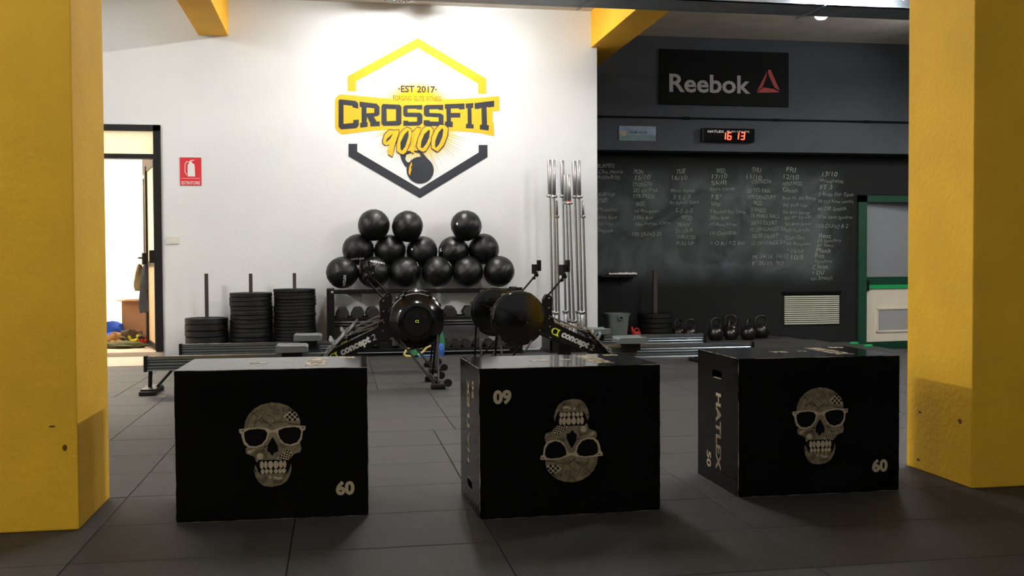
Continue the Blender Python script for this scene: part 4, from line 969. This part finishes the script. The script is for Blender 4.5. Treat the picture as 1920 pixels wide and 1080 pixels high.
q = PY(826, 625, 10.93); bm = NB(); tube(bm, [(0, 0, 0), (.02, -.02, .10), (.0, -.03, .17), (-.03, 0, .22)], .02, 8, rr=[.03, .028, .022, .01]); o = obj('resistance_band', bm, mat('band_green2', '#2A7A4A', .7), None, (q.x, 10.93, .04), True)
o.location.z = .0; o.scale = (1, 1, 1.4); tag(o, 'green band standing up in front of the dumbbells', 'exercise band', 'coloured bands on the floor by the rack')

# ================================================================== things along the blackboard wall
q = PY(1156, 632, 12.45); X = PY(1156, 610, 12.3).x
t = thing('waste_bin', 'grey plastic bin with a grip hole standing by the blackboard wall', 'bin', (X, 12.3, 0))
zt_ = PY(1156, 587, 12.3).z
def bin_bm():
    bm = NB(); sx0, sy0, sx1, sy1 = .115, .10, .145, .13; rings = []
    for z, ax, ay in ((0, sx0, sy0), (zt_-.03, sx1, sy1), (zt_-.03, sx1+.01, sy1+.01), (zt_, sx1+.012, sy1+.012), (zt_, sx1-.006, sy1-.006), (.01, sx0-.008, sy0-.008)):
        ring = []
        for k in range(24):
            a = 2*pi*k/24; c_, s_ = cos(a), sin(a); e = .45
            ring.append(bm.verts.new((ax*abs(c_)**e*(1 if c_ > 0 else -1), ay*abs(s_)**e*(1 if s_ > 0 else -1), z)))
        rings.append(ring)
    for a, b in zip(rings, rings[1:]):
        for k in range(24): bm.faces.new((a[k], a[(k+1) % 24], b[(k+1) % 24], b[k]))
    bm.faces.new(rings[0][::-1]); bm.faces.new(rings[-1]); return bm
obj('bin_body', bin_bm(), bin_grey, t, smooth=True, angle=35)
bm = NB(); lathe(bm, [(.022, 0), (.045, 0), (.045, .012), (.022, .012), (.022, 0)], 24, Matrix.Translation((.02, -.136, zt_-.055)) @ Matrix.Rotation(RAD(90), 4, 'X') @ Matrix.Diagonal((1, .7, 1, 1))); obj('grip_rim', bm, bin_grey, t, smooth=True)
bm = NB(); lathe(bm, [(0, 0), (.024, 0), (.024, .006), (0, .006)], 24, Matrix.Translation((.02, -.136, zt_-.055)) @ Matrix.Rotation(RAD(90), 4, 'X') @ Matrix.Diagonal((1, .7, 1, 1))); obj('grip_hole', bm, print_black, t)
X = PY(1186, 620, 12.35).x; t = thing('red_can', 'small red plastic can between the grey bin and the plate stack', 'can', (X, 12.22, 0))
bm = NB(); box(bm, -.045, .06, -.05, .05, 0, .13, bev=.02); obj('can_body', bm, red_plastic, t, smooth=True)
bm = NB(); cyl(bm, (-.035, 0, .12), (-.05, 0, .19), .022, 12, .012); obj('spout', bm, red_plastic, t, smooth=True)
bm = NB(); tube(bm, [(-.02, 0, .13), (0, 0, .165), (.035, 0, .165), (.05, 0, .12)], .009, 8); obj('can_handle', bm, red_plastic, t, smooth=True)

kbm = mat('kettlebell_iron', '#141313', .3, var=.15, scale=20)
def kettlebell(x, y, k, rz, lab):
    t = thing('kettlebell', lab, 'kettlebell', (x, y, 0), rz, 'black kettlebells before the blackboard wall')
    R_ = .095*k; bm = NB()
    prof = [(0, 0), (R_*.62, 0), (R_*.72, .008)]
    for i in range(1, 13):
        a = RAD(-50+i*11); prof.append((R_*cos(a), R_*.80+R_*sin(a)))
    prof.append((R_*.28, R_*1.78)); prof.append((0, R_*1.82)); lathe(bm, prof, 28); obj('bell', bm, kbm, t, smooth=True)
    bm = NB(); pts = []
    for a, b in ((-.62, 1.35), (-.70, 1.75), (-.72, 2.15), (-.62, 2.5), (-.35, 2.68), (0, 2.72), (.35, 2.68), (.62, 2.5), (.72, 2.15), (.70, 1.75), (.62, 1.35)): pts.append((a*R_, 0, b*R_))
    tube(bm, pts, .16*R_, 10, rr=[.24*R_, .2*R_, .17*R_, .165*R_, .16*R_, .16*R_, .16*R_, .165*R_, .17*R_, .2*R_, .24*R_]); obj('handle', bm, kbm, t, smooth=True)
KB = [(1272, 636, 1.0, .5, 'black kettlebell nearest the plate stack, half hidden by the rail'),
 (1294, 637, 1.0, .1, 'black kettlebell just behind the end of the far rail'),
 (1342, 638, 1.08, .3, 'black kettlebell with a white glint, first of the cluster of three'),
 (1353, 628, 1.1, -.3, 'black kettlebell at the back of the cluster of three'),
 (1370, 637, .95, .9, 'black kettlebell at the vent side of the cluster of three'),
 (1403, 637, 1.05, 1.0, 'black kettlebell, first of the pair standing apart'),
 (1427, 634, 1.12, .0, 'black kettlebell, second of the pair, nearest the vent grille')]
for px, py, k, rz, lab in KB:
    g = PZ(px, py, 0); kettlebell(g.x, min(g.y, 12.72), k, rz, lab)

# ================================================================== the three jump boxes
SK_S = .000380
def sk(u, v): return ((u-442)*SK_S, (530-v)*SK_S)
head = [(155, 345), (165, 280), (200, 210), (260, 150), (330, 110), (430, 90), (520, 100), (600, 130), (660, 180), (705, 235), (725, 290), (728, 350), (722, 530), (735, 580), (722, 618), (690, 628), (655, 640), (612, 695), (585, 722), (300, 722), (268, 705), (262, 670), (232, 640), (212, 640), (200, 622), (185, 630), (162, 600), (170, 585), (160, 570), (185, 545)]
jaw = [(247, 790), (262, 742), (290, 800), (312, 838), (585, 838), (612, 790), (624, 738), (633, 790), (615, 860), (580, 920), (520, 958), (430, 975), (350, 965), (300, 930), (265, 870)]
gl_o = [(100, 360), (300, 345), (392, 362), (440, 382), (495, 362), (600, 338), (782, 345), (778, 385), (752, 397), (742, 480), (712, 528), (650, 552), (580, 545), (528, 512), (500, 455), (480, 408), (440, 400), (405, 420), (388, 480), (342, 535), (270, 563), (200, 557), (152, 522), (132, 465), (122, 412), (104, 396)]
lens1 = [(155, 392), (200, 368), (300, 360), (365, 374), (389, 410), (375, 470), (330, 525), (270, 545), (205, 537), (165, 492), (152, 435)]
lens2 = [(502, 384), (560, 360), (660, 351), (715, 364), (735, 400), (725, 465), (690, 515), (620, 537), (560, 520), (515, 468), (500, 420)]
nose = [(440, 450), (470, 500), (497, 560), (495, 610), (460, 615), (435, 650), (410, 615), (385, 600), (388, 540), (415, 490)]
bone = [[head], [jaw]]
dark = [[nose], [[(268, 725), (300, 690), (596, 690), (618, 725), (600, 820), (580, 838), (310, 838), (285, 800)]]]
# line work
L = []
for r_ in (22, 34, 46): L += stroke([(445+r_*cos(a), 112+r_*sin(a)) for a in [RAD(x) for x in range(-20, 215, 18)]], 4)
for k in range(13):
    a = RAD(183+k*4.2); L += stroke([(442+285*cos(a), 372+265*sin(a)), (442+252*cos(a), 372+235*sin(a))], 5)
L += stroke([(225, 180), (290, 235), (262, 300), (258, 345)], 5) + stroke([(262, 300), (330, 250), (420, 330), (400, 350)], 6) + stroke([(330, 250), (360, 200), (385, 150)], 4) + stroke([(385, 210), (455, 250), (470, 290), (420, 330)], 5)
L += stroke([(470, 290), (540, 270), (545, 235)], 4) + stroke([(420, 330), (450, 305), (520, 292), (590, 300), (630, 320), (725, 330)], 5) + stroke([(545, 150), (560, 215), (545, 235)], 4)
for k in range(7): L += stroke([(560+k*13, 135+k*8), (552+k*8, 190+k*3)], 4)
for k in range(6): L += stroke([(600+k*4, 150+k*9), (652+k*9, 185+k*2)], 3)
for r_ in (44, 56, 68): L += stroke([(311+r_*cos(a), 650+r_*sin(a)*.95) for a in [RAD(x) for x in range(150, 400, 20)]], 4)
for r_ in (18, 30, 42, 54): L += stroke([(325+r_*cos(a), 880+r_*sin(a)) for a in [RAD(x) for x in range(-30, 200, 20)]], 4)
for k in range(8): L += stroke([(600-k*9, 820+k*16), (540-k*7, 850+k*14)], 3.5)
for k in range(6): L += stroke([(500+k*9, 540-k*5), (560+k*14, 575-k*5)], 3.5)
L += stroke([(640, 560), (700, 548), (725, 575)], 4) + stroke([(655, 600), (700, 570)], 4) + stroke([(385, 540), (350, 560), (330, 600)], 4)
for k in range(9): L += stroke([(300+k*9, 262+k*3), (330+k*9, 318-k*2)], 2.5)
for k in range(8): L += stroke([(450+k*12, 300-k*1), (455+k*13, 335-k*1)], 2.5)
for k in range(9): L += stroke([(600+k*13, 300+k*2), (610+k*12, 332)], 2.5)
for k in range(7): L += stroke([(255+k*10, 190-k*7), (300+k*9, 235-k*10)], 2.5)
for r_ in (14, 24, 34): L += stroke([(480+r_*cos(a), 190+r_*sin(a)) for a in [RAD(x) for x in range(0, 361, 30)]], 2.5)
for k in range(6): L += stroke([(190+k*9, 585+k*8), (165+k*10, 600+k*5)], 3)
for k in range(7): L += stroke([(440+k*16, 905+k*2), (450+k*15, 945-k*3)], 3)
for k in range(4): L += stroke([(445, 912+k*12), (545-k*6, 906+k*11)], 2.5)
def checks(cx, cy, n, m_, s, rot, keep):
    o = []
    for i in range(n):
        for j in range(m_):
            if (i+j) % 2: continue
            x, y = (i-n/2)*s, (j-m_/2)*s; pts = []
            for a, b in ((0, 0), (s, 0), (s, s), (0, s)):
                X_, Y_ = x+a, y+b; pts.append((cx+X_*cos(rot)-Y_*sin(rot), cy+X_*sin(rot)+Y_*cos(rot)))
            mx, my = sum(p[0] for p in pts)/4, sum(p[1] for p in pts)/4
            if keep(mx, my): o.append([pts])
    return o
light = [[ell(311, 650, 33, 33)]]
patch1 = [(548, 240), (635, 180), (680, 200), (712, 245), (716, 285), (600, 285)]
patch2 = [(482, 680), (600, 590), (640, 630), (612, 695), (500, 695)]
light += [[patch1], [patch2]]
def inside(poly):
    def f(x, y):
        c = False; n = len(poly); j = n-1
        for i in range(n):
            if (poly[i][1] > y) != (poly[j][1] > y) and x < (poly[j][0]-poly[i][0])*(y-poly[i][1])/(poly[j][1]-poly[i][1])+poly[i][0]: c = not c
            j = i
        return c
    return f
CH = checks(632, 235, 12, 8, 26, 0, inside(patch1)) + checks(560, 645, 12, 12, 17, RAD(-28), inside(patch2)) + [[ell(365, 552, 9)], [ell(352, 590, 7)], [ell(262, 800, 9)], [ell(250, 775, 7)]]
teeth = [[ell(x, 742, w_, 41, 14)] for x, w_ in ((328, 20), (368, 18), (418, 26.5), (473, 26.5), (523, 22), (562, 16))] + [[ell(x, 811, w_+1.5, 26, 14)] for x, w_ in ((335, 18), (377, 18), (420, 18), (471, 20), (514, 18), (553, 20))]
light += [[[(440, 870), (470, 865), (480, 880), (530, 872), (540, 895), (500, 905), (460, 890)]], [ell(411, 872, 13)], [[(180, 590), (240, 580), (270, 572), (232, 600), (205, 630), (190, 610)]]]
frame_dk = [[[(122, 376), (160, 370), (152, 380), (122, 383)]], [[(735, 360), (768, 358), (768, 366), (740, 368)]]]

def jump_box(x, y, rz, label, flip=False):
    t = thing('jump_box', label, 'jump box', (x, y, 0), rz, 'black wooden jump boxes')
    bm = NB(); hx, hy, H = .375, .25, .6
    box(bm, -hx, hx, -hy, hy, 0, H, bev=.0025)
    # grip slots cut in both short sides
    K = -1 if flip else 1
    body = obj('box_body', bm, plyo, t)
    cut = NB(); zs = H/2+K*.205
    for s in (-1, 1):
        pts = [(cos(a)*.018+(.042 if cos(a) > 0 else -.042), sin(a)*.018+zs) for a in [2*pi*(i+.5)/20 for i in range(20)]]
        a_ = [cut.verts.new((s*(hx-.03), p[0], p[1])) for p in pts]; b_ = [cut.verts.new((s*(hx+.02), p[0], p[1])) for p in pts]
        cut.faces.new(a_); cut.faces.new(b_[::-1])
        for i in range(20): cut.faces.new((a_[i], b_[i], b_[(i+1) % 20], a_[(i+1) % 20]))
    cutter = obj('cutter', cut, plyo, t)
    md = body.modifiers.new('grip', 'BOOLEAN'); md.operation = 'DIFFERENCE'; md.object = cutter; md.solver = 'EXACT'
    dg = bpy.context.evaluated_depsgraph_get(); dg.update()
    me2 = bpy.data.meshes.new_from_object(body.evaluated_get(dg)); body.modifiers.clear(); body.data = me2
    bpy.data.objects.remove(cutter)
    def FR(off):                          # front print, turned upside down on the flipped box
        def f(u, v): return (K*u, -hy-off, H/2+K*v)
        return f
    def skp(off):
        fr = FR(off)
        return lambda u, v: fr(*sk(u, v))
    obj('skull_print', flat_bm(bone, skp(.0008)), print_bone, t)
    obj('line_print', flat_bm(L+dark, skp(.0012)), print_black, t)['kind'] = 'stuff'
    obj('light_print', flat_bm(light, skp(.0016)), print_light, t)['kind'] = 'stuff'
    obj('checker_print', flat_bm(CH, skp(.0020)), print_black, t)['kind'] = 'stuff'
    obj('teeth_print', flat_bm(teeth, skp(.0020)), print_light, t)['kind'] = 'stuff'
    obj('sunglasses_print', flat_bm([[gl_o, lens1, lens2]], skp(.0024)), print_light, t)
    obj('lens_print', flat_bm([[lens1], [lens2]]+frame_dk, skp(.0026)), print_black, t)
    fr = FR(.001)
    bm = NB(); text_into(bm, '60', lambda u, v: fr(.282+u, -.185+v), .074, .058, .05, center=True); obj('number_print', bm, print_light, t)
    # short sides: HATLEX, 50 and a grip slot
    for s in (-1, 1):
        # text runs down the side (upright box); u along the reading direction, v = letter height
        def SD(u, v, s=s, off=.001): return (s*(hx+off), -s*K*(-v)*(-1) if False else (v*(-1 if s < 0 else 1))*K*1.0, H/2 - K*u)
        bm = NB(); text_into(bm, 'HATLEX', lambda u, v: SD(u+.053, v+.02), .35, .062, .03, center=True); obj('lettering', bm, print_light, t)
        bm = NB(); text_into(bm, '50', lambda u, v: SD(u+.198, v-.13+.03), .075, .055, .03, center=True); obj('number_print', bm, print_light, t)
        zc = H/2+K*.205
        bm = NB(); box(bm, s*(hx-.012), s*(hx+.0005), -.045, .045, zc-K*.0165-.001, zc-K*.0165+.001); obj('slot_edge', bm, mat('raw_wood_edge', '#A89C88', .6), t)
    # worn print on the top face
    tp = H+.0008
    for cx, wx, cy, wy, s_ in ((-.075, .05, .0, .055, '75'), (.045, .03, .02, .03, '75')):
        bm = NB(); text_into(bm, s_, lambda u, v: (cx+u, cy+v, tp), wx*1.6, wy, .06, center=True); obj('number_print', bm, print_light, t)
    bm = NB(); text_into(bm, 'HATLEX', lambda u, v: (.165+v, .0-u, tp), .34, .085, .05, center=True); obj('lettering', bm, print_light, t)
    bm = NB(); text_into(bm, '50', lambda u, v: (.29+u, .17+v, tp), .07, .06, .06, center=True); obj('number_print', bm, print_light, t)
    return t
jump_box(-.2596, 4.3413, -.0207, 'black jump box with upright skull print, nearest the door, 60 in its corner')
jump_box(.9076, 4.1823, .0285, 'middle black jump box standing upside down, skull inverted, 09 in its corner', True)
jump_box(2.0595, 4.3322, -.0032, 'black jump box with HATLEX 50 readable down its short side')
